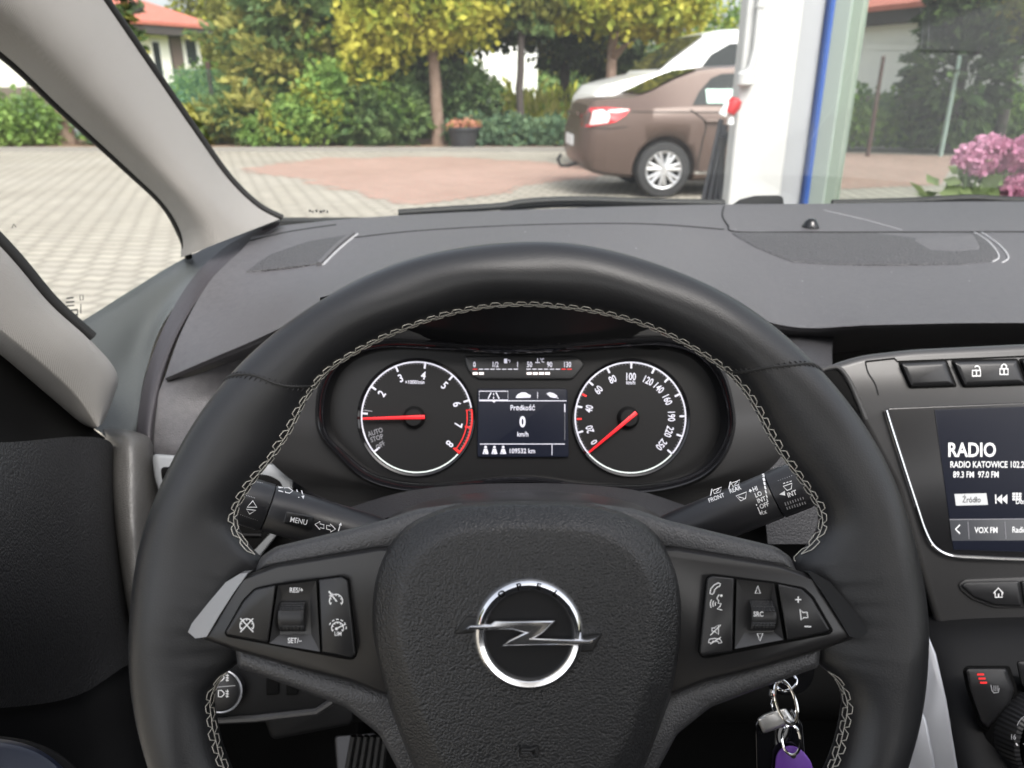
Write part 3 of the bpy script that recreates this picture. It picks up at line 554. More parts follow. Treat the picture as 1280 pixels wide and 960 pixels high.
bevbox('post_face', X0, X1, Yp, Yp + .13, -.01, 3.4, POSTW, pst); bevbox('reveal', X1 + .002, X2, Yp + .07, Yp + .13, -.01, 3.4, GREYW, pst); bevbox('blue_strip', X2 + .002, X3, Yp + .02, Yp + .13, -.01, 3.4, BLUE, pst)
u = Vector((.6, -.8, 0)); nrm = Vector((-.8, -.6, 0)); p0 = Vector((X3 + .004, Yp + .05, 0)); wl_ = 2.6
shop = thing('shop_window', 'tall shop window right of the white post mirroring a house and trees', 'window', tuple(p0))
def slab(name, a, c, z0, z1, d0, d1, mt):
    b = MB(); q = [p0 + u * a + nrm * d1, p0 + u * c + nrm * d1, p0 + u * c + nrm * d0, p0 + u * a + nrm * d0]; b.rings([[p + Vector((0, 0, z_)) for p in q] for z_ in (z0, z1)], mt, True, True); return b.build(name, shop, False)
slab('frame', 0, .10, -.01, 3.4, -.06, .03, PVC); slab('frame', .10, .155, -.01, 3.4, -.05, .012, mat('pale_green_edge', (.33, .40, .33), .3)); slab('frame', wl_, wl_ + .1, -.01, 3.4, -.06, .03, PVC); slab('frame', .156, wl_ - .002, -.01, .25, -.06, .03, PVC); slab('frame', .156, wl_ - .002, 3.25, 3.4, -.06, .03, PVC)
SHOPG = glass('shop_pane', (.5, .53, .51), 1.0, veil=.05)
mxn = [n for n in SHOPG.node_tree.nodes if n.type == 'OUTPUT_MATERIAL'][0].inputs[0].links[0].from_node; SHOPG.node_tree.links.remove(mxn.inputs[0].links[0]); mxn.inputs[0].default_value = .9
slab('pane', .156, wl_ - .002, .252, 3.248, -.02, -.012, SHOPG)
slab('back_wall', 0, wl_, 0, 3.4, -1.2, -1.1, mat('pale_shop_interior', (.5, .52, .48), .9))
# pipe, bracket, cables
pipe = thing('drain_pipe', 'thin white pipe clipped to the left edge of the white post', 'pipe', (X0, Yp, 1.3)); px_ = XH(940, Yp - .03)
b = MB(); b.tube([(px_, Yp - .03, 3.4), (px_, Yp - .03, 1.42), (px_ - .01, Yp - .03, 1.34), (px_ - .04, Yp - .03, 1.29)], .017, POSTW, 12); b.build('tube', pipe)
for z_ in (1.62, 2.5):
    b = MB(); b.lathe((px_, Yp - .03, z_), (0, 0, 1), [(.024, -.012), (.024, .012)], POSTW, 16); b.build('clip', pipe)
b = MB(); b.lathe((px_ - .035, Yp - .03, 1.27), (0, 0, 1), [(.03, -.03), (.045, -.02), (.045, .03), (.03, .045)], POSTW, 16); b.build('elbow', pipe)
br_ = thing('warning_bracket', 'small red and white fitting beneath the white pipe', 'bracket', (X0, Yp, 1.1)); xb = XH(919, Yp - .05)
b = MB(); b.lathe((xb, Yp - .05, 1.145), (.5, 0, 1), [(.0, -.042), (.03, -.04), (.040, .0), (.032, .035), (0, .045)], mat('red_plastic', (.45, .03, .035), .4), 14); b.build('red_fitting', br_)
b = MB(); b.lathe((xb - .035, Yp - .05, 1.13), (.5, 0, 1), [(.0, -.04), (.022, -.035), (.022, .035), (0, .04)], PRINT, 12); b.lathe((xb - .005, Yp - .05, 1.07), (0, 0, 1), [(.0, -.02), (.018, -.015), (.014, .02), (0, .025)], PRINT, 12); b.build('white_fitting', br_)
cb_ = thing('cable_bundle', 'dark hanging hose loops between the brown car and the white post', 'hose', (XH(898, 4.7), 4.7, 0)); CAB = mat('dark_hose', (.045, .045, .05), .35)
for k, (xa, xb_) in enumerate(((906, 884), (910, 893), (912, 902), (907, 912))):
    b = MB(); b.tube(catmull([(XH(xa, 4.7), 4.7 - .02 * k, 1.06 - .03 * k), (XH(lerp(xa, xb_, .45), 4.7), 4.66, .80), (XH(xb_, 4.7), 4.62, .45), (XH(xb_ + 2, 4.7), 4.66, .02)], 6, False), .016 + .004 * (k % 2), CAB, 8); b.build('hose', cb_)
# hydrangea
hx, hy = XH(1247, 3.35), 3.35; hyd = thing('hydrangea', 'pink hydrangea in bloom standing before the shop window', 'plant', (hx, hy, 0))
b = MB(); b.lathe((hx, hy, 0), (0, 0, 1), [(0, 0), (.16, 0), (.20, .30), (.215, .30), (.215, .34), (.19, .34), (.185, .29), (0, .29)], mat('terracotta', (.30, .13, .08), .8), 28); b.build('pot', hyd)
PINK = leafmat('pink_petals', (.58, .24, .38), (.70, .40, .54), .3); HLEAF = leafmat('pale_hydrangea_leaf', (.17, .25, .09), (.28, .36, .15), .4)
heads = []
for px, py, r_ in ((1212, 195, .062), (1238, 185, .07), (1268, 190, .072), (1292, 200, .07), (1268, 236, .065), (1300, 240, .07), (1320, 180, .06), (1224, 206, .06), (1253, 203, .062), (1284, 228, .06)):
    c = PY(px, py, hy - .06 * random.random()); heads.append(c); b = MB(); b.tube(catmull([(hx, hy, .3), ((hx + c.x) / 2, hy, .55), tuple(c)], 5, False), .006, mat('green_stem', (.10, .16, .05), .6), 6); b.build('stem', hyd); foliage('flower_head', hyd, [(c.x, c.y, c.z, r_, r_, r_ * .72)], 320, .034, [(PINK, 1)], clump=.25, elong=1.1)
foliage('leaves', hyd, [(hx, hy, .72, .24, .2, .16), (hx - .08, hy, .58, .22, .2, .2)], 110, .10, [(HLEAF, 1)], clump=.6, elong=1.5, droop=.3)
# what the shop pane mirrors: the far side of the yard to our left
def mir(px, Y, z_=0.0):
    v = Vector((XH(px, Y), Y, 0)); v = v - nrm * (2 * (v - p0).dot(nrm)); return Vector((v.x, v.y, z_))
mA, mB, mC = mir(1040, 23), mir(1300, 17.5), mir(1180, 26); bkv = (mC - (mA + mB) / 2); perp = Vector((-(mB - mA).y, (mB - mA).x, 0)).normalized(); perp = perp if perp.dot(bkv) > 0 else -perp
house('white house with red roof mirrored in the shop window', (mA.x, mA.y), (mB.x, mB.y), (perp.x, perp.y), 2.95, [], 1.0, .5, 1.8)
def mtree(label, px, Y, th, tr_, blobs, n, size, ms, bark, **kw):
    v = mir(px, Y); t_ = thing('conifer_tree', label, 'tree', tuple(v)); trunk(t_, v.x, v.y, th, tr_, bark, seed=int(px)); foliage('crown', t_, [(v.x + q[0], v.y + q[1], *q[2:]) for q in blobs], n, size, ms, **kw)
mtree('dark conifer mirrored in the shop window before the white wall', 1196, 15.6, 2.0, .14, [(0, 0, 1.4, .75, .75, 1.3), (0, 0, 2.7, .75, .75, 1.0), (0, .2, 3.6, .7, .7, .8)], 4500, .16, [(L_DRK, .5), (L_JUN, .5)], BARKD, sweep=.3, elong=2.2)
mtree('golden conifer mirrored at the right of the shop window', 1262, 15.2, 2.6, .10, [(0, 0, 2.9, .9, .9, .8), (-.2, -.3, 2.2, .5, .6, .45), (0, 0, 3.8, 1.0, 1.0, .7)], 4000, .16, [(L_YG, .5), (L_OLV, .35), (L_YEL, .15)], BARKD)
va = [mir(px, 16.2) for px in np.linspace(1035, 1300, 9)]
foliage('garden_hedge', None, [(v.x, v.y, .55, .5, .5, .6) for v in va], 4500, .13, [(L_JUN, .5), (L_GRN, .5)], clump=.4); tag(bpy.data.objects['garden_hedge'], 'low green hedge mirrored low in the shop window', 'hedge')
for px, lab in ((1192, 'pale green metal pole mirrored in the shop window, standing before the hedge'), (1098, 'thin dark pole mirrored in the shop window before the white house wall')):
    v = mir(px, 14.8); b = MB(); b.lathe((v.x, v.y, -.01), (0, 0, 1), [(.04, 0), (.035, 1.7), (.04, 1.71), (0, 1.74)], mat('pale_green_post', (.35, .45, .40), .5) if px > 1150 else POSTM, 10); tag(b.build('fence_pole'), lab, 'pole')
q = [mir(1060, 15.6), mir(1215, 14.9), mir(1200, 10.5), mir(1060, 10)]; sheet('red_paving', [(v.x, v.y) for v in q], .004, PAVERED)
from mathutils.bvhtree import BVHTree
# ================================================================== the car we sit in: shell, glass, pillars
GLASSW = glass('windscreen_glass', (.95, .97, .96), .22, veil=.042)
body = thing('car_cabin', 'shell of the car we sit in, pale grey woven pillars and windscreen around the driver', 'car cabin', (0.4, .2, 0))
def edge(pts, r, mt, name, parent, n=10):
    b = MB(); b.tube([P(*p) for p in catmull(pts, 6, False)], r, mt, n); return b.build(name, parent)
# windscreen pillar: edges measured on both sides, bulging towards the cabin
pr = [(352, 273, 1.13), (322, 257, 1.11), (286, 222, 1.08), (243, 162, 1.03), (184, 76, .95), (130, -3, .88), (60, -105, .80), (-60, -300, .68)]
pl_ = [(226, 322, 1.03), (224, 293, 1.02), (202, 255, .99), (155, 210, .95), (75, 137, .87), (0, 68, .80), (-100, 0, .73), (-300, -140, .62)]
rows = []
for a, b_ in zip(pr, pl_):
    a, b_ = Vector(a), Vector(b_); r_ = []
    for t, k in ((0, .06), (.03, .01), (.20, -.05), (.45, -.085), (.72, -.075), (.95, -.01), (1, .06)):
        q = a.lerp(b_, t); q.z += k * q.z / 1.0; r_.append(q)
    rows.append(r_)
b = MB(); patch(b, rows, 6, 5, FABRIC); b.build('windscreen_pillar', body)
edge([(pr[i][0] + 1, pr[i][1] - 1, pr[i][2] + .02) for i in range(8)], .0045, RUBBER, 'windscreen_seal', body)
edge([(236, 322, 1.06)] + [(pl_[i][0] + 2, pl_[i][1], pl_[i][2] + .015) for i in range(1, 8)], .005, RUBBER, 'quarter_window_seal', body)
# second pillar between quarter window and door window
p2r = [(-260, 60, .47), (-120, 190, .53), (0, 306, .60), (62, 378, .64), (112, 424, .67), (146, 466, .70), (141, 500, .70), (128, 530, .69)]
p2l = [(-380, 180, .44), (-250, 270, .49), (-110, 368, .545), (-30, 426, .585), (25, 468, .62), (68, 503, .65), (100, 529, .675), (118, 536, .69)]
rows = []
for a, b_ in zip(p2r, p2l):
    a, b_ = Vector(a), Vector(b_); r_ = []
    for t, k in ((0, .05), (.05, .0), (.3, -.018), (.62, -.02), (.74, -.012), (.97, .03), (1, .07)):
        q = a.lerp(b_, t); q.z += k; r_.append(q)
    rows.append(r_)
b = MB(); patch(b, rows, 6, 5, FABRIC); b.build('door_pillar', body)
edge([(q[0] + 3, q[1] - 3, q[2] + .03) for q in p2r[:5]], .005, RUBBER, 'quarter_window_seal', body)
# glass
b = MB()
patch(b, [[(330, 290, 1.20), (540, 270, 1.36), (780, 262, 1.42), (1050, 258, 1.42), (1400, 256, 1.36), (1750, 262, 1.25)],
          [(250, 150, 1.06), (500, 130, 1.18), (780, 122, 1.23), (1080, 120, 1.23), (1450, 120, 1.18), (1800, 130, 1.06)],
          [(150, -20, .90), (450, -40, 1.0), (780, -50, 1.04), (1100, -50, 1.04), (1480, -45, 1.0), (1850, -30, .9)],
          [(0, -300, .70), (350, -330, .76), (780, -340, .80), (1200, -340, .80), (1560, -335, .76), (1900, -310, .7)]], 6, 6, GLASSW)
ws = b.build('windscreen', body)
b = MB(); mp = lambda x, y: P(x, y, 1.17)
for i, (x, w) in enumerate(((386, 3), (390, 2), (394, 3), (399, 4), (404, 2), (408, 2))): b.stroke(mp, [(x, 264 + (i % 2)), (x + w, 263.4 + (i % 2))], 3.2, RUBBER)
b.build('glass_print', ws)
b = MB()
patch(b, [[(232, 326, 1.05), (165, 366, .93), (100, 404, .84)], [(190, 215, 1.0), (80, 250, .88), (0, 310, .74)], [(-100, -5, .76), (-180, 40, .70), (-280, 60, .62)]], 6, 6, GLASSW)
qw = b.build('quarter_window', body)
b = MB(); mp = lambda x, y: P(x, y, .835)
for x, y, w, h in ((83, 372, 9, 2), (82, 377, 11, 2), (83, 382, 10, 1.5), (88, 387, 9, 2), (92, 393, 5, 2)): b.poly(mp, [(x, y), (x + w, y - 1), (x + w, y + h - 1), (x, y + h)], RUBBER)
b.stroke(mp, [(100, 369), (104, 369), (104, 375), (100, 375)], 1.2, RUBBER, True)
b.stroke(mp, [(97, 387), (97, 400)], 1.2, RUBBER); b.stroke(mp, [(101, 380), (101, 392)], 1.2, RUBBER)
b.stroke(lambda x, y: P(x, y, .72), [(15, 285), (17, 280), (20, 284)], 1.2, RUBBER)
b.build('glass_print', qw)
# headliner, floor, bulkhead, outer bonnet: unseen cabin; headliner cut short to let in sky light
HEAD = mat('pale_headliner', (.5, .49, .46), .9)
CARPET = mat('black_carpet', (.012, .012, .012), .95)
b = MB(); b.box((.4, -.80, 1.62), (1.5, 1.60, .04), HEAD); b.build('headliner', body)
b = MB(); b.box((.3, .3, .28), (2.1, 2.6, .04), CARPET); b.build('cabin_floor', body)
b = MB(); b.box((.4, 1.42, .66), (1.7, .04, .72), CARPET); b.build('bulkhead', body)
PAINT0 = mat('grey_car_paint', (.2, .2, .21), .3, .5, coat=1)
b = MB(); b.grid(lambda u, v: Vector((-.35 + 1.5 * u, 1.46 + .75 * v, 1.0 - .16 * v - .10 * v * v - .12 * (2 * u - 1) ** 2)), 13, 9, PAINT0); b.build('bonnet', body)
SEAT = mat('dark_seat_cloth', (.02, .02, .022), .9)
def rbox(name, c, d, r=.05):
    b = MB(); x, y, z_ = c; pts = rounded([(x - d[0] / 2, z_ - d[2] / 2), (x + d[0] / 2, z_ - d[2] / 2), (x + d[0] / 2, z_ + d[2] / 2), (x - d[0] / 2, z_ + d[2] / 2)], r)
    i_ = inset(pts, .03); b.rings([[(p, y - d[1] / 2, q) for p, q in i_], [(p, y - d[1] / 2 + .03, q) for p, q in pts], [(p, y + d[1] / 2 - .03, q) for p, q in pts], [(p, y + d[1] / 2, q) for p, q in i_]], SEAT, True, True); return b.build(name, body)
rbox('seat_back', (.02, -.42, .82), (.52, .16, .66), .12); rbox('seat_back', (.78, -.42, .82), (.52, .16, .66), .12); rbox('rear_bench', (.4, -1.35, .8), (1.5, .2, .8), .1)  # unseen seats, added behind the viewpoint to hold back light from the rear
b = MB(); b.box((1.22, .3, .62), (.06, 2.2, .72), DOORM); b.build('passenger_door', body)

# ------------------------------------------------------------------ driver's door
door = thing('driver_door_trim', 'black leather door trim beside the driver, below the lower grey pillar', 'car door', P(60, 900, .5))
b = MB()
patch(b, [[(-260, 540, .40), (-120, 548, .47), (0, 553, .56), (90, 546, .65), (134, 550, .70), (146, 570, .75)],
          [(-260, 640, .36), (-120, 650, .42), (0, 650, .52), (85, 645, .62), (136, 650, .68), (150, 665, .76)],
          [(-260, 760, .35), (-120, 765, .40), (0, 765, .50), (95, 765, .60), (150, 765, .67), (168, 770, .76)],
          [(-260, 880, .36), (-120, 885, .41), (0, 885, .52), (95, 870, .60), (162, 830, .66), (190, 835, .76)]], 6, 6, DOORM)
b.build('door_panel', door)
b = MB()
patch(b, [[(-260, 870, .40), (-120, 874, .46), (0, 872, .57), (95, 857, .65), (162, 817, .71), (200, 815, .78)],
          [(-260, 890, .372), (-120, 893, .422), (0, 891, .532), (95, 876, .612), (162, 836, .672), (200, 838, .765)],
          [(-260, 1050, .40), (-120, 1050, .46), (0, 1050, .56), (100, 1050, .62), (200, 1050, .66), (260, 1050, .74)]], 6, 6, BLACK)
b.build('door_pocket', door)
Fd = Frame(20, 990, .52, yaw=R(35))
b = MB(); NAVY = mat('dark_blue_cap', (.02, .026, .045), .35)
b.plate(Fd, [(-10 + 122 * math.cos(a), 1000 + 80 * math.sin(a)) for a in np.linspace(0, 2 * math.pi, 48)[:-1]], -.02, .0, 4, BLACK)
b.plate(Fd, [(-12 + 108 * math.cos(a), 1003 + 80 * math.sin(a)) for a in np.linspace(0, 2 * math.pi, 48)[:-1]], 0, .016, 14, NAVY)
b.plate(Fd, [(-30 + 60 * math.cos(a), 1000 + 46 * math.sin(a)) for a in np.linspace(0, 2 * math.pi, 40)[:-1]], .016, .019, 5, NAVY)
b.build('speaker_cover', door)
b = MB()   # black window frame below the lower pillar
patch(b, [[(-90, 372, .57), (-50, 400, .60), (0, 436, .63), (60, 482, .68), (108, 528, .72), (132, 548, .74)],
          [(-95, 460, .54), (-70, 478, .55), (-40, 496, .57), (40, 540, .64), (90, 545, .68), (120, 552, .72)],
          [(-90, 562, .50), (-70, 562, .52), (-30, 566, .54), (40, 560, .62), (90, 556, .68), (125, 556, .72)]], 6, 6, VOIDB)
b.build('door_window_frame', door)

# ================================================================== dashboard
dash = thing('dashboard', 'dark grey soft dashboard spanning the car beneath the windscreen', 'dashboard', P(660, 620, .8))
padrows = [
 [(318, 286, 1.16), (430, 274, 1.25), (540, 267, 1.31), (660, 262, 1.34), (780, 258, 1.36), (905, 255.5, 1.37), (1050, 254.5, 1.37), (1290, 252, 1.36), (1750, 260, 1.28)],
 [(308, 306, 1.03), (412, 300, 1.10), (530, 288, 1.12), (660, 281, 1.14), (800, 280, 1.16), (922, 285, 1.20), (1060, 289, 1.20), (1290, 290, 1.19), (1760, 300, 1.15)],
 [(262, 352, .93), (380, 335, .96), (505, 318, .94), (660, 302, .90), (820, 312, .93), (945, 335, 1.01), (1070, 338, 1.03), (1293, 338, 1.02), (1800, 345, .98)],
 [(228, 412, .86), (335, 385, .83), (460, 350, .76), (660, 325, .73), (850, 345, .78), (968, 376, .88), (1085, 376, .90), (1296, 374, .90), (1840, 380, .86)],
 [(208, 466, .81), (300, 428, .75), (445, 372, .64), (660, 342, .60), (865, 370, .68), (985, 404, .81), (1100, 402, .81), (1300, 400, .81), (1880, 405, .78)],
 [(207, 474, .805), (298, 437, .745), (446, 380, .637), (660, 349, .597), (866, 378, .677), (986, 410, .808), (1101, 408, .808), (1301, 405, .808), (1880, 410, .778)],
 [(212, 478, .82), (304, 444, .765), (455, 392, .66), (660, 360, .62), (862, 390, .70), (985, 417, .83), (1102, 414, .83), (1302, 410, .83), (1880, 416, .80)],
 [(225, 482, .90), (318, 462, .86), (465, 402, .78), (660, 370, .72), (858, 400, .80), (984, 440, .94), (1104, 438, .94), (1304, 436, .94), (1880, 440, .9)]]
b = MB(); patch(b, padrows, 7, 8, DASH); pad = b.build('upper_pad', dash, angle=60)
bvh = BVHTree.FromPolygons([Vector(v) for v in b.v], b.f)
class OnSurface:
    def __init__(s, tree, d): s.t = tree; s.s = d / FPX
    def __call__(s, px, py, w=0.0):
        dr = ray(px, py); h = s.t.ray_cast(CAM, dr.normalized())
        if h[0] is None: return P(px, py, s.s * FPX)
        n = h[1] if h[1].dot(dr) < 0 else -h[1]
        return h[0] + n * w
DM = OnSurface(bvh, 1.15)
GRILLE = mat('speaker_grille_mesh', (.046, .045, .048), .55, bump=('grain', 330, 1.0, .002))
b = MB(); b.plate(DM, rounded([(912, 291), (945, 310), (990, 328), (1040, 331.5), (1200, 331), (1244, 327), (1249, 318), (1236, 303), (1222, 292)], 6), -.004, .0015, 1.5, GRILLE, deep=.0012)
b.build('speaker_grille', dash)
b = MB(); b.plate(DM, rounded([(950, 292.5), (985, 313), (1040, 318), (1190, 317), (1226, 313), (1215, 293.5)], 6), .0, .0030, 1.5, DASH, deep=.0012)
b.build('grille_cover', dash)
b = MB()
def surf_tube(bb, pts, r, mt, w=.0006): bb.tube([DM(x, y, w) for x, y in pts], r, mt, 6)
cm2 = lambda pts, n=6: [(v.x, v.y) for v in catmull([Vector((*p, 0)) for p in pts], n, False)]
LGREY = mat('pale_grey_edge', (.35, .35, .36), .5)
surf_tube(b, cm2([(1218, 291), (1236, 303), (1246, 315), (1248, 323), (1240, 328)]), .0011, LGREY)
surf_tube(b, cm2([(1227, 291), (1247, 305), (1258, 317), (1260, 324), (1252, 329)]), .0011, LGREY)
surf_tube(b, cm2([(1030, 263), (1085, 276), (1128, 288)]), .0008, LGREY, .0002)
b.build('edge_line', dash)
b = MB()
surf_tube(b, cm2([(905, 258), (903, 270), (910, 282), (920, 290), (1000, 290.5), (1100, 290.5), (1290, 290)]), .0013, BLACK, .0002)
surf_tube(b, cm2([(412, 301), (520, 289), (660, 281.5), (800, 280), (905, 287)]), .0012, BLACK, .0001)
surf_tube(b, cm2([(313, 301), (360, 290), (420, 281)]), .0010, BLACK, .0001)
b.build('panel_gap', dash)
b = MB(); c0 = DM(1013, 284); nn = (DM(1013, 284, 1) - c0)
b.lathe(c0 - nn * .002, nn, [(.0, -.002), (.0135, -.002), (.0135, .002), (.012, .006), (.009, .0115), (.0055, .0150), (.0, .0162)], GLOSS, 24)
b.build('light_sensor', dash)
b = MB(); b.plate(DM, rounded([(306, 341), (337, 319), (386, 302), (438, 293), (402, 330)], 3), -.003, .0016, 1.5, GRILLE, deep=.001); b.build('speaker_grille', dash)
b = MB(); surf_tube(b, cm2([(399, 332), (418, 312), (441, 293)]), .0042, DASH, .001); surf_tube(b, cm2([(404, 332), (424, 312), (447, 293)]), .0016, LGREY, .0006); b.build('edge_line', dash)
b = MB(); rd = random.Random(9)   # dust and lint on the pad
for k in range(60):
    px, py = rd.uniform(440, 1275), rd.uniform(285, 398)
    if DM(px, py).z < 0 or (px - 660) ** 2 + (py - 798) ** 2 < 505 ** 2: continue
    r_ = rd.uniform(.25, .7); b.disc(lambda x, y: DM(x, y, .0008), px, py, r_, LGREY, 6)
b.build('dust_speck', dash)['kind'] = 'stuff'
# left end: face under the pad, gap band, side cap, end strip
b = MB()
patch(b, [[(206, 472, .815), (240, 470, .80), (300, 448, .785), (380, 425, .77), (470, 410, .75)],
          [(196, 500, .80), (235, 505, .80), (300, 500, .81), (370, 500, .80), (450, 500, .78)],
          [(192, 540, .785), (235, 545, .78), (300, 545, .78), (370, 550, .77), (440, 560, .75)],
          [(192, 575, .78), (235, 575, .77), (300, 580, .765), (370, 590, .75), (430, 620, .72)],
          [(196, 640, .80), (240, 660, .79), (310, 680, .77), (380, 680, .74), (430, 690, .72)]], 6, 6, DASH)
b.build('lower_face', dash)
BAND = mat('dark_mauve_band', (.034, .031, .035), .5, bump=('grain', 700, .5, .0005))
b = MB()
patch(b, [[(350, 276, 1.17), (290, 303, 1.05), (243, 345, .97), (210, 398, .90), (185, 460, .84), (172, 520, .80), (168, 560, .78)],
          [(348, 284, 1.145), (297, 312, 1.03), (250, 356, .945), (217, 408, .88), (194, 466, .82), (184, 525, .78), (183, 562, .765)],
          [(340, 290, 1.14), (304, 318, 1.02), (258, 362, .94), (224, 416, .87), (204, 470, .82), (193, 530, .785), (190, 566, .77)],
          [(338, 292, 1.17), (308, 322, 1.05), (262, 366, .98), (228, 420, .91), (208, 474, .86), (196, 534, .82), (194, 570, .81)]], 6, 6, BAND)
b.build('end_band', dash)
SIDECAP = mat('side_cap_plastic', (.062, .068, .068), .45, bump=('grain', 620, .45, .0005))
b = MB()
patch(b, [[(352, 268, 1.16), (236, 320, 1.07), (165, 362, .95), (98, 404, .85), (30, 440, .74)],
          [(346, 276, 1.15), (245, 332, 1.04), (176, 384, .93), (126, 430, .84), (60, 480, .74)],
          [(300, 302, 1.07), (220, 372, .96), (178, 424, .90), (146, 472, .83), (90, 520, .75)],
          [(292, 306, 1.06), (212, 392, .925), (182, 455, .86), (162, 505, .81), (125, 540, .76)],
          [(290, 308, 1.09), (206, 404, .93), (180, 480, .84), (168, 545, .78), (134, 550, .75)],
          [(290, 310, 1.12), (205, 420, .96), (182, 500, .88), (170, 552, .82), (136, 556, .78)]], 6, 6, SIDECAP)
b.build('side_cap', dash)
STRIPM = mat('grained_side_strip', (.08, .078, .075), .38, bump=('grain', 700, .6, .0005))
b = MB()
patch(b, [[(112, 524, .84), (122, 530, .80), (165, 538, .80), (188, 548, .80), (196, 566, .80)], [(128, 543, .79), (136, 546, .74), (160, 545, .72), (184, 552, .735), (192, 570, .76)],
          [(130, 600, .79), (137, 600, .72), (162, 600, .70), (186, 606, .72), (206, 625, .76)],
          [(146, 690, .77), (149, 690, .70), (168, 690, .68), (190, 690, .71), (220, 700, .76)],
          [(160, 770, .75), (163, 770, .68), (180, 770, .67), (200, 770, .70), (230, 780, .75)],
          [(175, 830, .75), (178, 830, .69), (195, 830, .68), (215, 830, .70), (240, 840, .74)]], 6, 6, STRIPM)
b.build('end_strip', dash)
# air vent at the left end, mostly behind the wheel rim
Fv = Frame(280, 620, .72)
vo = rounded([(190, 567), (262, 572), (352, 580), (370, 590), (366, 612), (352, 662), (322, 700), (224, 694), (206, 640), (193, 596)], 8)
vi = rounded([(200, 583), (262, 587), (338, 594), (354, 604), (348, 656), (316, 690), (232, 688), (214, 640), (203, 602)], 8)
vent = MB(); vent.plate(Fv, vo, -.02, .012, 4, mat('vent_silver', (.26, .27, .28), .4, .4)); ventp = vent.build('air_vent', dash)
b = MB(); b.plate(Fv, vi, .004, .0135, 2, VOIDB); b.build('vent_opening', ventp)
b = MB()
for k in range(4): b.tube([Fv(208 + 4 * k, 610 + 19 * k, .015), Fv(345 - 6 * k, 615 + 18 * k, .015)], .0016, BLACK, 6)
b.build('slat', ventp)
# instrument hood: funnel from the cluster bezel out to the pad
bez = [(402, 520), (406, 485), (420, 458), (446, 440), (485, 432), (540, 434), (600, 438), (655, 439), (720, 436), (780, 431), (830, 430), (872, 442), (898, 470), (909, 505), (911, 535), (900, 565), (878, 588), (845, 602), (800, 609), (740, 607), (690, 600), (655, 597), (610, 600), (560, 606), (505, 606), (458, 592), (424, 562), (407, 542)]
bezc = [(v.x, v.y) for v in catmull([Vector((*p, 0)) for p in bez], 4)]
def ring_at(scale, d, dx=0, dy=0, sy=None):
    return [P(655 + (x - 655) * scale + dx, 520 + (y - 520) * (sy or scale) + dy, d) for x, y in bezc]
hoodo = []
for i, (x, y) in enumerate(bezc):
    a = math.atan2(-(y - 520), x - 655); ex, ey = math.cos(a), -math.sin(a)
    k = abs(math.cos(a)); up = max(0, math.sin(a))
    px = 655 + 340 * math.copysign(abs(ex) ** .8, ex); py = (505 + 165 * ey) if ey < 0 else (520 + 140 * ey)
    hoodo.append(P(px, py, .64 + .06 * (1 - up)))
b = MB(); b.rings([ring_at(1.03, .675, sy=1.10), hoodo], PANEL); b.build('instrument_surround', dash, angle=80)
b = MB()
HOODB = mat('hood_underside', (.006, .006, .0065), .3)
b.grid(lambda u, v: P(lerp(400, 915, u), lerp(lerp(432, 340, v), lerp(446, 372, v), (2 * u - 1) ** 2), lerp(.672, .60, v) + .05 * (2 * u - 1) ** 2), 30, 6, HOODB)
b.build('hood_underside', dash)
# steering column shroud
b = MB()
patch(b, [[(470, 660, .56), (510, 634, .56), (580, 618, .55), (660, 613, .545), (740, 618, .55), (800, 632, .56), (850, 660, .56)],
          [(480, 680, .50), (520, 652, .50), (585, 634, .49), (660, 630, .485), (735, 634, .49), (790, 650, .50), (840, 680, .50)],
          [(480, 730, .48), (520, 720, .47), (585, 700, .46), (660, 700, .455), (735, 700, .46), (790, 720, .47), (840, 730, .48)]], 6, 6, PANEL)
b.build('column_shroud', dash)
b = MB()
patch(b, [[(420, 640, .66), (520, 612, .655), (660, 604, .65), (790, 612, .655), (900, 640, .66), (985, 600, .66)],
          [(420, 665, .60), (520, 640, .58), (660, 632, .57), (790, 640, .58), (900, 665, .60), (1000, 640, .66)]], 6, 6, DASHLOW)
b.build('shroud_bellows', dash)
b = MB()   # grained panel right of the cluster
patch(b, [[(890, 402, .86), (930, 396, .87), (985, 398, .92), (1050, 398, .93)], [(905, 470, .745), (945, 455, .75), (985, 442, .78), (1040, 440, .82)],
          [(922, 520, .72), (950, 510, .72), (990, 500, .74), (1050, 500, .78)],
          [(948, 590, .70), (985, 580, .71), (1030, 580, .73), (1090, 580, .78)],
          [(960, 680, .70), (1000, 680, .71), (1050, 680, .72), (1120, 680, .76)]], 6, 6, DASHLOW)
b.build('side_panel', dash)
# knee panel, run on as a near-black sheet for the footwell's shade
b = MB()
patch(b, [[(180, 640, .80), (420, 640, .74), (660, 640, .74), (900, 640, .74), (1180, 640, .80)],
          [(180, 800, .74), (420, 810, .70), (660, 820, .70), (900, 810, .70), (1180, 800, .74)],
          [(180, 900, .72), (420, 900, .70), (660, 900, .72), (900, 900, .72), (1180, 900, .72)], [(180, 905, .78), (420, 905, .95), (660, 905, .95), (900, 905, .95), (1180, 905, .8)], [(160, 1150, .8), (420, 1150, 1.0), (660, 1150, 1.0), (900, 1150, 1.0), (1200, 1150, .8)]], 6, 6, VOIDB)
b.build('knee_panel', dash)
Fs = Frame(330, 860, .62)
sw = MB(); sw.plate(Fs, rounded([(238, 838), (300, 828), (385, 852), (412, 874), (400, 886), (320, 896), (238, 900)], 6), -.03, .0, 3, BLACK); swp = sw.build('light_switch_panel', dash)
b = MB(); b.tube([Fs(*p, .001) for p in ((238, 902), (320, 898), (396, 889), (416, 876))], .003, PANEL, 8); b.build('panel_trim', swp)
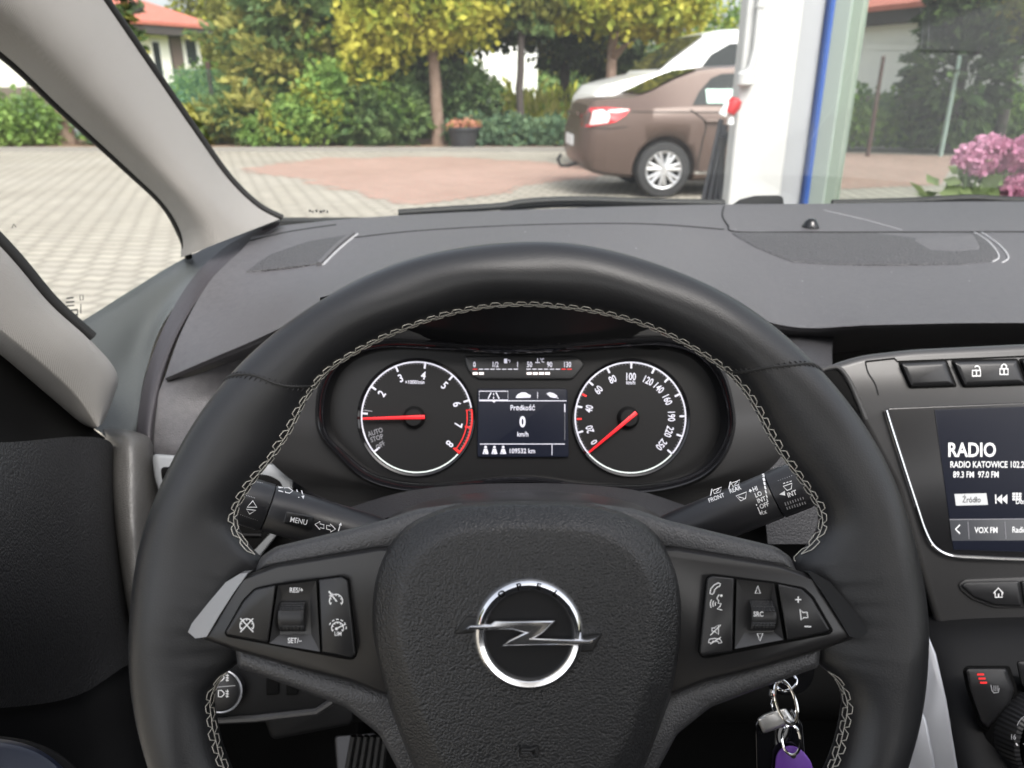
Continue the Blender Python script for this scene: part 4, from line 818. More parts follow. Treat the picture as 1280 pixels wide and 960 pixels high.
b = MB(); kc = Fs(281, 858, 0); b.lathe(kc, Fs.n, [(.0165, -.01), (.0165, .008), (.0155, .0115), (.0138, .0125), (0, .0125)], BUTTON, 32); kn = b.build('light_switch', swp)
b = MB(); b.tube([kc + Fs.n * .0095 + Fs.ex * (.0168 * math.cos(a)) + Fs.ey * (.0168 * math.sin(a)) for a in np.linspace(-1.9, 1.2, 20)], .0009, SILVER, 6); b.build('switch_ring', kn)
b = MB(); mp = lambda x, y: Fs(x, y, .0128)
b.stroke(mp, [(269, 859), (294, 857)], 1.2, LGREY)
for ox, oy in ((276, 867), (276, 847)):
    b.stroke(mp, [(ox - 3, oy - 4), (ox + 1, oy - 4), (ox + 4, oy - 1), (ox + 4, oy + 1), (ox + 1, oy + 4), (ox - 3, oy + 4)], 1.3, PRINT, True)
    for k in (-3, 0, 3): b.stroke(mp, [(ox + 6, oy + k), (ox + 10, oy + k + .6)], 1.2, PRINT)
    b.stroke(mp, [(ox + 8.6, oy - 5), (ox + 7.6, oy + 5)], 1.0, PRINT)
b.build('switch_symbol', kn)
b = MB()
for x in (333, 358): b.plate(Fs, rounded([(x, 848), (x + 15, 846), (x + 15, 868), (x, 869)], 2), 0, .003, 1.5, VOIDB)
b.plate(Fs, [(337, 844), (345, 842), (345, 848), (337, 849)], .002, .006, 1, PANEL)
b.build('dimmer_wheel', swp)
b = MB(); b.plate(Frame(360, 930, .64), rounded([(325, 885), (440, 872), (442, 905), (340, 925)], 8), -.01, .004, 5, BLACK); b.build('fuse_cover', dash)
METAL = mat('brushed_metal', (.07, .07, .075), .45, .6)
ped = thing('foot_pedal', 'metal ribbed foot pedal in the dark footwell beneath the steering wheel', 'pedal', P(450, 980, .86))
Fpd = Frame(450, 950, .86)
b = MB(); b.plate(Fpd, rounded([(418, 920), (470, 916), (490, 1010), (425, 1015)], 5), -.008, .0, 2, METAL); pp = b.build('pedal_plate', ped)
b = MB()
for k in range(6): b.tube([Fpd(426 + 9 * k, 1008, .003), Fpd(442 + 8 * k, 920, .003)], .0035, RUBBER, 6)
b.build('grip_strip', pp)
b = MB(); b.tube([Fpd(452, 960, -.01), Fpd(455, 900, -.10), Fpd(470, 780, -.2)], .009, BLACK, 8); b.build('pedal_arm', ped)

# ================================================================== wipers outside the windscreen
def wiper(pts, label, d, loc):
    t = thing('windscreen_wiper', label, 'wiper', loc, 'windscreen wipers')
    b = MB(); b.tube([P(x, y, d + .03) for x, y in cm2(pts)], .007, RUBBER, 8); b.build('wiper_blade', t)
    b = MB(); b.tube([P(x, y + 3, d + .05) for x, y in cm2(pts[2:])], .010, BLACK, 8); b.build('wiper_arm', t)
wiper([(498, 266), (560, 262), (625, 258), (650, 253.5), (690, 250.5), (740, 250), (820, 252.5), (905, 254)], 'black windscreen wiper lying below the parked brown car', 1.44, P(700, 258, 1.46))
wiper([(1040, 254), (1120, 252), (1180, 249), (1215, 247.5), (1260, 250), (1330, 251), (1400, 252)], 'black windscreen wiper lying below the shop window', 1.44, P(1200, 252, 1.46))
b = MB(); Fn = Frame(950, 249, 1.44)
b.plate(Fn, rounded([(912, 258), (925, 249), (944, 244.5), (974, 244), (979, 247), (980, 258)], 2), -.03, .01, 1.5, BLACK)
tag(b.build('washer_cap'), 'small black plastic cap on the cowl at the white pillar', 'cap')
# ================================================================== steering wheel
FW = Frame(658, 792, .36, tilt=R(24))
wheel = thing('steering_wheel', 'black leather steering wheel with white zigzag stitching and chrome emblem', 'steering wheel', FW(658, 792))
RIA = [(90, 416), (127, 416), (132, 409), (139, 394), (145, 390), (150, 394), (156, 398), (159, 392), (161.5, 374), (163.5, 348), (166, 335), (174, 334), (182, 346), (185, 364), (187.5, 390), (191, 403), (200, 408), (225, 410), (270, 412)]
def rin(th):
    th = th % 360
    if th < 90 or th > 270: th = (180 - th) % 360
    for (a, ra), (b_, rb) in zip(RIA, RIA[1:]):
        if a <= th <= b_:
            t = (th - a) / (b_ - a); return lerp(ra, rb, t)
    return 412
def rin_s(th): return sum(rin(th + k) for k in (-1.2, -.6, 0, .6, 1.2)) / 5
def rim(th, ph, k=1.0):
    ri = rin_s(th); ro = 495; rc = ro - 43; c, s = math.cos(ph), math.sin(ph)
    web = max(0, min(1, (405 - ri) / 60))
    t = .0162 * k
    r = rc + (ro - rc) * k * c if c >= 0 else rc + (rc - ri) * c * (1 + (k - 1))
    w = t * s
    if c < 0: w -= web * .004 * min(1, -c * 1.3) * (1 if s > 0 else 0)
    # slight hand-fitted unevenness, pulled creases where the cover turns into the spokes
    w += .00035 * math.sin(th * .31 + 2.1 * ph) * s + web * .0007 * math.sin(th * 1.9 + 3.3 * math.cos(ph)) * max(0, -c) * max(0, s); r += .6 * math.sin(th * .23 + 1.3) * c
    a = R(th)
    return FW(660 + r * math.cos(a), 798 - r * math.sin(a), 0) + FW.n * w
b = MB(); b.grid(lambda u, v: rim(360 * u, 2 * math.pi * v), 300, 36, LEATHER, True, True)
rimo = b.build('rim', wheel, angle=80)
rr = random.Random(3)
def rimn(th, ph, l):
    e = .6; p = rim(th, ph); u = rim(th + e, ph) - rim(th - e, ph); v = rim(th, ph + .03) - rim(th, ph - .03); nn = u.cross(v).normalized()
    c = rim(th, 0).lerp(rim(th, math.pi), .5); nn = nn if nn.dot(p - c) > 0 else -nn
    return p + nn * l
def thread(b, p, q, r=.00017): b.tube([rimn(lerp(p[0], q[0], t), lerp(p[1], q[1], t), .0004) for t in (0, .33, .67, 1)], r, THREAD, 5, cap=False)
def stitches(t0, t1, n):
    b = MB(); A, B_ = [], []
    for i in range(n + 1):
        th = lerp(t0, t1, i / n)
        A.append((th, 2.93 + rr.uniform(-.02, .02))); B_.append(th)
    for i in range(n):
        dt = (t1 - t0) / n; t_ = B_[i]; o = 2.74 + rr.uniform(-.03, .03); q = 3.14 + rr.uniform(-.03, .03)
        thread(b, A[i], A[i + 1]); thread(b, A[i], (t_ + dt * .22, o)); thread(b, (t_ + dt * .22, o), (t_ + dt * .72, o + .02)); thread(b, (t_ + dt * .72, o + .02), A[i + 1])
        thread(b, (t_ + dt * .5, 2.93), (t_ + dt * .72, q)); thread(b, (t_ + dt * .72, q), (t_ + dt * 1.25, q)); thread(b, (t_ + dt * 1.25, q), (t_ + dt * 1.5, 2.93))
    b.build('stitching', rimo)
stitches(163, 17, 66); stitches(186, 226, 17); stitches(-6, -46, 17)
for to, ti in ((139.7, 130.2), (41.8, 53.8)):
    b = MB(); sth = lambda p: lerp(to, ti, min(1, max(0, (p - .15) / 2.8)) ** .9)
    b.tube([rim(sth(p) + .2 * math.sin(k * .5), p, 1.002) for k, p in enumerate(np.linspace(.25, 2.95, 26))], .0007, RUBBER, 6)
    for p in np.linspace(.35, 2.85, 20): b.tube([rim(sth(p) - .55, p, 1.012), rim(sth(p) + .6, p + .02, 1.012)], .0003, DKTHREAD, 5)
    b.build('seam', rimo)
# spokes
padL = [(318, 716), (326, 696), (345, 683), (420, 665), (480, 650), (520, 636), (580, 628), (580, 695), (474, 690), (345, 712)]
lowL = [(294, 808), (380, 830), (440, 846), (478, 862), (540, 880), (560, 1000), (510, 985), (474, 918), (432, 884), (380, 864), (297, 834)]
for q in (padL, mirror(padL, 657)): b = MB(); b.plate(FW, rounded(q, 6), -.012, .017, 9, GRAIN, deep=.007); b.build('spoke_pad', wheel, angle=70)
for q in (lowL, mirror(lowL, 660)): b = MB(); b.plate(FW, rounded(q, 5), -.012, .0155, 6, GRAIN, deep=.006); b.build('lower_spoke_pad', wheel, angle=70)
trimL = [(250, 797), (262, 780), (284, 745), (302, 721), (345, 705), (474, 684), (530, 684), (530, 880), (478, 868), (440, 853), (380, 838), (300, 815)]
TIPSHEEN = mat('tip_window_sheen', (.32, .32, .32), .33, .5)  # left tip's window sheen put into a paler colour; right tip stays black
trims = []
for q in (trimL, mirror(trimL)): b = MB(); b.plate(FW, rounded(q, 5), -.01, .0205, 5, SATIN, deep=.0035); trims.append(b.build('spoke_trim', wheel))
def facet(q, mm, trim):
    b = MB(); top = [FW(x, y, w) for x, y, w in q]
    b.add(top, [tuple(range(len(top)))], mm); b.add([p - FW.n * .006 for p in top], [tuple(range(len(top)))], mm)
    n = len(q); b.add(top + [p - FW.n * .006 for p in top], [(i, (i + 1) % n, n + (i + 1) % n, n + i) for i in range(n)], mm)
    return b.build('trim_tip', trim)
fl = [(235, 790, .0165), (240, 779, .0165), (260, 754, .0165), (282, 728, .0165), (300, 717, .0172), (310, 716, .0205), (292, 741, .0215), (274, 769, .0215), (258, 796, .0212), (244, 798, .0172)]
facet(fl, TIPSHEEN, trims[0]); facet([(1320 - x, y, w) for x, y, w in fl][::-1], BLACK, trims[1])
# button fields
fieldL = [(280, 791), (303, 750), (318, 735), (346, 729), (425, 719), (437, 724), (447, 818), (442, 825), (430, 824), (283, 796)]
fieldR = [(1042, 788), (1017, 745), (1005, 734), (969, 727), (890, 717), (882, 721), (872, 815), (878, 823), (890, 822), (1038, 793)]
def button_field(pts, label):
    b = MB(); b.plate(FW, rounded(pts, 4), .019, .0213, 1.5, VOIDB, deep=.0006); o = b.build('button_field', wheel); o['label'] = label; return o
fL = button_field(fieldL, 'left button field for cruise control'); fR = button_field(fieldR, 'right button field for phone and radio volume')
wm = lambda x, y: FW(x, y, .0249); wc = lambda x, y: FW(x, y, .0243)
def push(pts, parent, draw=None):
    b = MB(); b.plate(FW, rounded(pts, 2.5), .020, .0246, 1.6, BUTTON, deep=.0009)
    if draw: draw(b)
    return b.build('button', parent)
def gauge(b, cx, cy, r, needle=60):
    b.arc(wm, cx, cy, r, 215, -35, 1.3, PRINT, 16)
    for a in (205, 160, 125, 90, 55, 20, -25): b.stroke(wm, [(cx + r * math.cos(R(a)), cy - r * math.sin(R(a))), (cx + r * .72 * math.cos(R(a)), cy - r * .72 * math.sin(R(a)))], 1.1, PRINT)
def dr1(b):
    gauge(b, 308.5, 782, 8.5)
    for s in (-1, 1): b.stroke(wm, [(308.5 - 8 * s, 773), (308.5 + 8 * s, 790)], 1.4, PRINT)
def dr3(b):
    gauge(b, 420, 751, 8.2); b.stroke(wm, [(421, 752), (414, 743)], 1.6, PRINT)
    b.stroke(wm, [(411, 739), (415, 744)], 2.2, PRINT); b.poly(wm, [(415.5, 746.5), (411, 745), (416, 741)], PRINT)
    gauge(b, 422, 785, 7.4); b.stroke(wm, [(420, 786), (432, 780)], 1.5, PRINT); b.disc(wm, 420.5, 786, 1.8, PRINT)
    for a in (160, 130, 100, 70, 40, 10): b.arc(wm, 422, 785, 10.8, a, a - 18, 1.2, PRINT, 4)
    b.text(wm, 'LIM', 422.5, 792, 5.2, PRINT)
push([(282, 790), (304.5, 752), (319, 737), (345, 731.5), (335, 803), (285, 793.5)], fL, dr1)
push([(398, 725), (427, 721), (434.5, 726), (444.5, 818), (440, 822), (402, 815)], fL, dr3)
def dr4(b):
    # handset, talking head, mute, hang-up
    b.stroke(wm, [(887.5, 742), (888.5, 736), (893, 731), (898, 728.5), (900.5, 730), (899.5, 733), (897, 733.5), (893.5, 737), (892.5, 740.5), (890.5, 743)], 1.2, PRINT, True)
    b.stroke(wm, [(899, 743), (896, 748), (898.5, 751), (897.5, 754), (901.5, 754.5), (900, 758), (896.5, 761), (902.5, 762.5)], 1.2, PRINT); b.disc(wm, 901.7, 744.5, 1.6, PRINT, 10)
    for k in range(3): b.arc(wm, 899, 755, 5 + 3 * k, 150, 205, 1.1, PRINT, 6)
    b.stroke(wm, [(890, 785), (893, 785), (898, 781), (898, 793), (893, 789), (890, 789)], 1.2, PRINT, True); b.stroke(wm, [(888, 794), (901, 781)], 1.2, PRINT)
    b.stroke(wm, [(885.5, 803), (887, 799), (893, 798), (900, 799), (902.5, 803), (898.5, 804), (897, 801.5), (891, 801.5), (889.5, 804)], 1.2, PRINT, True); b.stroke(wm, [(888, 805), (901, 796.5)], 1.2, PRINT)
def dr6(b):
    b.stroke(wm, [(994, 749.5), (1001.5, 749.5)], 1.5, PRINT); b.stroke(wm, [(997.8, 745.8), (997.8, 753.4)], 1.5, PRINT); b.stroke(wm, [(1005.5, 783), (1014, 783.4)], 1.6, PRINT)
    b.stroke(wm, [(1000, 761.5), (1003.5, 765.5), (1009, 765.5), (1009.8, 772), (1004.5, 772), (1001.5, 775)], 1.4, PRINT, True)
push([(884, 723), (890, 720), (918, 723), (916, 814), (877, 820), (874.5, 815)], fR, dr4)
push([(972, 730), (1002, 736.5), (1014.5, 748), (1037, 787), (1034, 790), (984, 800)], fR, dr6)
def cradle(o4, i4, parent, marks):
    b = MB(); o = [FW(x, y, .0253) for x, y in o4]; i = [FW(x, y, .0215) for x, y in i4]; bo = [FW(x, y, .0195) for x, y in o4]
    b.rings([bo, o, i], PANEL, cap1=True); marks(b); return b.build('switch_cradle', parent)
def mk1(b):
    b.text(lambda x, y: FW(x, y, .0251), 'RES/+', 370.5, 737.5, 6, PRINT); b.text(lambda x, y: FW(x, y, .0251), 'SET/–', 368.5, 800.5, 6.3, PRINT)
def mk2(b):
    for ys in (((944, 741.5), (947.3, 732.5), (950.5, 741.5))), (((946.5, 792), (950, 801), (953.5, 792))): b.stroke(lambda x, y: FW(x, y, .0253), ys, 1.2, PRINT, True)
cradle([(347.5, 732), (395, 726), (400, 814.5), (337, 804)], [(352, 744), (387, 743), (389, 793), (350, 793)], fL, mk1)
cradle([(921, 724), (967.5, 729.5), (979.5, 799.5), (918.5, 811)], [(930, 742), (964, 744), (967, 790), (931, 791)], fR, mk2)
ROLL = mat('roller_rubber', (.014, .014, .015), .42)
def roller(x0, x1, y0, y1, parent, word=None):
    b = MB(); cy = (y0 + y1) / 2; hh = (y1 - y0) / 2; Rr = hh * FW.s; nv = 41; nu = 15
    def fn(u, v):
        a = lerp(-1.45, 1.45, v); i = round(u * (nu - 1)); j = round(v * (nv - 1))
        k = (1 if (i % 2 and j % 2) else 0); band = abs(v - .5) < (.11 if word else .16)
        if band or i in (0, nu - 1): k = 0
        rr_ = Rr * (1 + .09 * k - (.04 if i in (0, nu - 1) else 0))
        return FW(lerp(x0, x1, u), cy + hh * math.sin(a), .0175) + FW.n * (rr_ * math.cos(a))
    b.grid(fn, nu, nv, ROLL)
    if word: b.text(lambda x, y: FW(x, y, .0177 + Rr), word, (x0 + x1) / 2, cy + 1.5, 6, PRINT)
    o = b.build('roller', parent, angle=25); return o
roller(354, 385, 746, 789, fL); roller(933, 963, 744, 788, fR, 'SRC')
# airbag cover
hub = [(463, 789), (464, 739), (474, 700), (490, 674), (515, 651), (559, 633), (610, 627), (660, 626), (715, 627), (768, 636), (806, 653), (832, 680), (847, 712), (854, 748), (854, 789), (846, 850), (832, 893), (812, 945), (790, 990), (740, 1030), (660, 1042), (580, 1030), (536, 1000), (510, 945), (490, 893), (474, 843)]
hubc = [(v.x, v.y) for v in catmull([Vector((*p, 0)) for p in hub], 4)]
hc = (658, 800)
def hubw(r):
    if r < .80: return .0365 - .0020 * (r / .8) ** 2
    if r < .965: return lerp(.0345, .0255, ((r - .80) / .165) ** 1.3)
    return lerp(.0255, .012, min(1, (r - .965) / .035) ** 1.6)
b = MB(); fr = [.02, .2, .4, .55, .68, .76, .79, .81, .84, .88, .92, .95, .965, .975, .985, .993, 1.0, 1.0]
b.rings([[FW(hc[0] + (x - hc[0]) * f, hc[1] + (y - hc[1]) * f, (hubw(f) if i < len(fr) - 1 else -.02)) for x, y in hubc] for i, f in enumerate(fr)], HUBM, cap0=True)
hubo = b.build('airbag_cover', wheel, angle=50)
b = MB(); hm = lambda x, y: FW(x, y, .0364); hd = .0366
for q in ([(648, 933), (648, 947)],): b.tube([FW(x, y, hd) for x, y in q], .0006, HUBM, 6)
b.tube([FW(x, y, hd) for x, y in ((652, 937), (664, 937), (670, 934), (671, 943), (666, 946), (662, 941), (652, 941), (652, 937))], .0007, RUBBER, 6)
b.build('horn_symbol', hubo)
# emblem
ec = (661, 792)
b = MB(); b.plate(FW, [(ec[0] + 68 * math.cos(a), ec[1] + 70 * math.sin(a)) for a in np.linspace(0, 2 * math.pi, 49)[:-1]], .030, .0372, 3, RUBBER, deep=.0006)
z = lambda q: [(440 + x / 2.783, 620 + y / 2.783) for x, y in q]
for q in ([(352, 480), (400, 418), (470, 425), (470, 470), (390, 480)], [(870, 480), (838, 540), (770, 545), (770, 490)]): b.plate(FW, z(q), .030, .0371, 2, RUBBER, deep=.0006)
b.build('emblem_recess', hubo)
b = MB(); E0 = FW(*ec, .0365); Ru = FW.s * .965
b.lathe(E0, FW.n, [(49 * Ru, -.001), (50 * Ru, .0022), (53 * Ru, .0034), (58 * Ru, .0036), (62 * Ru, .0026), (65 * Ru, -.001)], CHROME, 64)
for ch, (x, y), ro in (('O', (520, 340), -.62), ('P', (582, 317), -.25), ('E', (650, 316), .16), ('L', (706, 346), .62)):
    px, py = z([(x, y)])[0]; dd = math.hypot(px - ec[0], py - ec[1]); px, py = ec[0] + (px - ec[0]) * 60.3 / dd, ec[1] + (py - ec[1]) * 60.3 / dd; b.text(lambda q, r_: FW(q, r_, .0402), ch, px, py, 7.6, VOIDB, 1.15, ro, bold=.03)
emb = b.build('emblem_ring', hubo)
b = MB(); b.lathe(E0, FW.n, [(0, .0008), (50 * Ru, .0008), (50 * Ru, 0), (0, 0)], DIALF, 48); b.build('emblem_disc', hubo)
bolt = z([(385, 468), (412, 449), (600, 456), (618, 447), (486, 446), (498, 434), (712, 433), (664, 480), (640, 495), (825, 500), (862, 487), (833, 518), (700, 518), (565, 523), (514, 525), (596, 478), (560, 467)])
bolt = z([(383, 467), (410, 448), (482, 446), (497, 434), (712, 432), (664, 478), (634, 494), (822, 498), (863, 486), (834, 519), (700, 519), (566, 522), (514, 525), (545, 500), (597, 476), (560, 466)])
b = MB(); b.plate(FW, bolt, .0366, .0412, 2.6, mat('satin_chrome', (.8, .8, .81), .27, 1.0), deep=.0016); b.build('emblem_bolt', hubo)

# ================================================================== instrument cluster
FC = Frame(655, 520, .69)
clus = thing('instrument_cluster', 'black instrument cluster with two lit round dials and a small screen between', 'instrument cluster', P(655, 610, .69))
b = MB(); b.rings([ring_at(1.032, .672, sy=1.102), ring_at(1.02, .664, sy=1.07), ring_at(1.0, .667), ring_at(.965, .685, sy=.95), ring_at(.955, .694, sy=.93)], GLOSS)
b.build('bezel', clus, angle=60)
CFACE = mat('cluster_face', (.006, .006, .0065), .4, spec=.3)
b = MB(); b.add([FC(655 + (x - 655) * .97, 520 + (y - 520) * .96, -.002) for x, y in bezc], [tuple(range(len(bezc)))], CFACE); b.build('cluster_face', clus)
fm = lambda x, y: FC(x, y, .0016)
def dial(cx, cy, name, draw, label):
    b = MB(); b.lathe(FC(cx, cy, -.003), FC.n, [(71.5 * FC.s, 0), (74 * FC.s, .004), (73 * FC.s, .0052), (70.5 * FC.s, .0042), (70 * FC.s, 0)], GLOSS, 64)
    b.lathe(FC(cx, cy, 0), FC.n, [(0, .001), (70.5 * FC.s, .001), (70.5 * FC.s, 0), (0, 0)], DIALF, 64)
    draw(b, cx, cy); o = b.build(name, clus); o['label'] = label; return o
def pol(cx, cy, r, a): return (cx + r * math.cos(R(a)), cy - r * math.sin(R(a)))
def tick(b, cx, cy, a, r0, r1, w, mt): b.stroke(fm, [pol(cx, cy, r0, a), pol(cx, cy, r1, a)], w, mt)
def tach(b, cx, cy):
    b.arc(fm, cx, cy, 69, 219, 10, 1.7, LIT, 48); b.arc(fm, cx, cy, 69, 219, 318, 1.5, mat('lit_pale_green', (.3, .3, .3), emit=(.75, .85, .8), es=.42), 32)
    b.arc(fm, cx, cy, 69, 8, -41, 2.0, LITRED, 20); b.arc(fm, cx, cy, 63, 8, -41, 1.1, LITRED, 20); tick(b, cx, cy, 8, 62, 70, 1, LITRED)
    A = {1: 172, 2: 146, 3: 112.5, 4: 81, 5: 49, 6: 18, 7: -11, 8: -39}
    A[1] = 176
    for k, a in A.items():
        tick(b, cx, cy, a, 61.5, 69, 2.2, LITRED if k > 6 else LIT)
        if k > 1:
            px, py = pol(cx, cy, 53, a); b.text(fm, str(k), px, py, 9.6, LIT, .85, R(90 - a) if a > -5 else R(90 - a), bold=.015)
    for a in np.arange(176, -39, -3.2): tick(b, cx, cy, a, 66, 69, .6, LITDIM)
    tick(b, cx, cy, 172.5, 56, 66, 1.2, LITDIM)
    tick(b, cx, cy, 219, 60, 69, 2.2, LIT); tick(b, cx, cy, -40, 60, 70, 2.2, LITRED)
    b.text(fm, '×1000/min', 518.5, 477.5, 4.6, LIT, .85)
    b.text(fm, 'AUTO', 469, 540, 6, LITDIM, .8, -.32); b.text(fm, 'STOP', 471, 547.5, 6, LITDIM, .8, -.32); b.text(fm, 'OFF', 475.5, 556.5, 6, LITDIM, .8, -.6)
def speedo(b, cx, cy):
    b.arc(fm, cx, cy, 69, 221, -40, 1.7, LIT, 60); b.arc(fm, cx, cy, 69, 221, 318, 1.5, MATS['lit_pale_green'], 32)
    A = {20: 196, 40: 168, 60: 139, 80: 115, 100: 89, 120: 64, 140: 46, 160: 25.5, 190: 1.5, 220: -20, 250: -41}
    for k, a in A.items():
        tick(b, cx, cy, a, 61.5, 69, 2.2, LIT); px, py = pol(cx, cy, 53 if k < 100 else 51.5, a)
        b.text(fm, str(k), px, py, 8.8, LIT, .72, R(90 - a) if a > -60 else 0, bold=.012)
    for a in np.arange(221, -41, -3.6): tick(b, cx, cy, a, 66, 69, .6, LITDIM)
    for a in (181.5, 154): tick(b, cx, cy, a, 61, 67, 2.2, LITRED)
    px, py = pol(cx, cy, 55, 214); b.text(fm, '0', px, py, 8, LIT, .8, R(-120))
    b.text(fm, 'km/h', 788.5, 478, 4.6, LIT, .85)
dL = dial(521, 521.5, 'tachometer', tach, 'round tachometer with red zone and red needle pointing left')
dR = dial(788, 522, 'speedometer', speedo, 'round speedometer with red needle at zero')
def needle(cx, cy, a, parent):
    b = MB(); q = lambda r, s: (cx + r * math.cos(R(a)) - s * math.sin(R(a)), cy - r * math.sin(R(a)) - s * math.cos(R(a)))
    b.plate(FC, [q(-10, -2.6), q(-10, 2.6), q(68, 1.3), q(68, -1.3)], .006, .0085, .8, NEEDLE, deep=.0006); b.build('needle', parent)
    b = MB(); b.lathe(FC(cx - 3, cy, 0), FC.n, [(14 * FC.s, .001), (13 * FC.s, .005), (10 * FC.s, .0072), (0, .0075)], BLACK, 32); b.build('needle_hub', parent)
needle(521, 521.5, 181.5, dL); needle(788, 522, 220, dR)
b = MB(); b.plate(FC, rounded([(597, 486), (709, 486), (711, 571), (597, 571)], 3), 0, .002, 1, SCREEN, deep=.0006)
sm = lambda x, y: FC(x, y, .0023)
b.stroke(sm, [(599, 489), (635, 489), (635, 500), (599, 500)], .9, LIT, True)
b.stroke(sm, [(599, 501), (708, 501)], 1, LIT); b.stroke(sm, [(600, 555), (706, 555)], 1, LIT); b.stroke(sm, [(690, 556), (690, 569)], .8, LIT); b.stroke(sm, [(672, 490), (672, 498)], .6, LIT); b.stroke(sm, [(706, 505), (706, 515)], 1.3, LIT)
b.stroke(sm, [(706, 515), (706, 550)], .5, LITDIM)
for s in (-1, 1): b.stroke(sm, [(617 + 3 * s, 490.5), (617 + 7 * s, 498.5)], 1.3, LIT)
b.stroke(sm, [(617, 491), (617, 494)], 1, LIT); b.stroke(sm, [(617, 496), (617, 498.5)], 1.2, LIT); b.poly(sm, [(615, 501), (617.5, 503.5), (620, 501)], LIT)
b.poly(sm, [(645, 496), (647, 493), (652, 490.5), (657, 490.5), (661, 493), (663.5, 494), (663, 497), (645, 497.5)], LIT)
b.poly(sm, [(683, 492), (687, 490.3), (692, 491.5), (697, 495), (694, 497.5), (688, 496.5)], LIT); b.stroke(sm, [(690, 494), (698, 498)], .8, LIT)
b.text(sm, 'Prędkość', 653.5, 509.5, 6.4, LIT, .82); b.text(sm, '0', 653.2, 527, 12.5, LIT, .8, bold=.04); b.text(sm, 'km/h', 653.5, 542.5, 6, LIT, .82)
for k in range(3):
    x = 607 + 11 * k; b.disc(sm, x, 558.8, 1.7, LIT, 10); b.poly(sm, [(x - 3.8, 567.5), (x - 2, 561), (x + 2, 561), (x + 3.8, 567.5)], LIT); b.stroke(sm, [(x - 1.5, 567.5), (x - 1.5, 565)], .8, SCREEN)
b.text(sm, '109532 km', 653, 563.5, 5.8, LIT, .88)
b.build('trip_screen', clus)
b = MB(); b.plate(FC, rounded([(580, 445), (722, 445), (731, 456), (716, 474), (597, 474), (584, 462)], 5), -.002, .0015, 2, mat('gauge_panel_grey', (.02, .02, .021), .35), deep=.001)
b.text(sm, '0', 593, 455.5, 6.5, LIT, .72); b.text(sm, '1/2', 619.5, 455.5, 6.5, LIT, .72); b.text(sm, '1', 647, 455.5, 6.5, LIT, .72)
b.text(sm, '50', 662, 455.5, 6.5, LIT, .72); b.text(sm, '90', 687, 455.5, 6.5, LIT, .72); b.text(sm, '130', 709.5, 455.5, 6.5, LIT, .72); b.text(sm, '°C', 677.5, 450.5, 5, LIT, .7)
b.poly(sm, [(630, 448.5), (634, 448.5), (634, 454), (630, 454)], LIT); b.stroke(sm, [(634.8, 450), (637.5, 450.5), (637, 453)], .8, LIT)
b.stroke(sm, [(669, 453.2), (675, 453.2)], 1, LIT); b.stroke(sm, [(672, 448), (672, 452.5)], 1, LIT)
for k in range(8):
    b.stroke(sm, [(591 + 7.3 * k, 461.5), (596.5 + 7.3 * k, 461.5)], 1.0, LITRED if k == 0 else LIT); b.stroke(sm, [(658 + 7.3 * k, 461.5), (663.5 + 7.3 * k, 461.5)], 1.0, LITRED if k > 5 else LIT)
LITPINK = mat('lit_warm_segment', (.3, .3, .3), emit=(1, .86, .82), es=.6)
for k in range(2): b.stroke(sm, [(591 + 7.6 * k, 466.8), (597 + 7.6 * k, 466.8)], 3, LITPINK)
for k in range(4): b.stroke(sm, [(658.5 + 7.6 * k, 466.8), (664.5 + 7.6 * k, 466.8)], 3, LITPINK)
b.build('fuel_gauge', clus)

# ================================================================== stalks
def cyl_map(A, B_, r, lift=.0002):
    A = Vector(A); ax = (Vector(B_) - A).normalized()
    def f(px, py, w=0):
        d = ray(px, py); o = CAM - A; d_ = d - ax * d.dot(ax); o_ = o - ax * o.dot(ax)
        a = d_.dot(d_); bb = 2 * d_.dot(o_); c = o_.dot(o_) - (r + lift) ** 2; D = bb * bb - 4 * a * c
        t = (-bb - math.sqrt(max(D, 0))) / (2 * a); return CAM + d * t
    return f
STALK = mat('stalk_black', (.018, .018, .020), .36)
def stalk(label, A, B_, r, parts, loc):
    t = thing('control_stalk', label, 'control stalk', loc, 'control stalks behind the steering wheel')
    A, B_ = Vector(A), Vector(B_); ax = (B_ - A).normalized(); L = (B_ - A).length
    b = MB(); b.lathe(A, ax, [(r * .95, .021), (r, .022), (r, .085), (r * .9, .105), (r * .55, .12), (r * .5, L)], STALK, 40); parts(b, A, ax, r); body_ = b.build('stalk_body', t)
    b = MB(); n = 72; prof = [(0, -.004), (r * .8, -.003), (r * .98, .001), (r * 1.02, .005), (r * 1.02, .0205), (r * .9, .021)]
    b.lathe(A, ax, prof, STALK, 40)
    x = ax.orthogonal().normalized(); y = ax.cross(x)
    return t, b, A, ax, body_
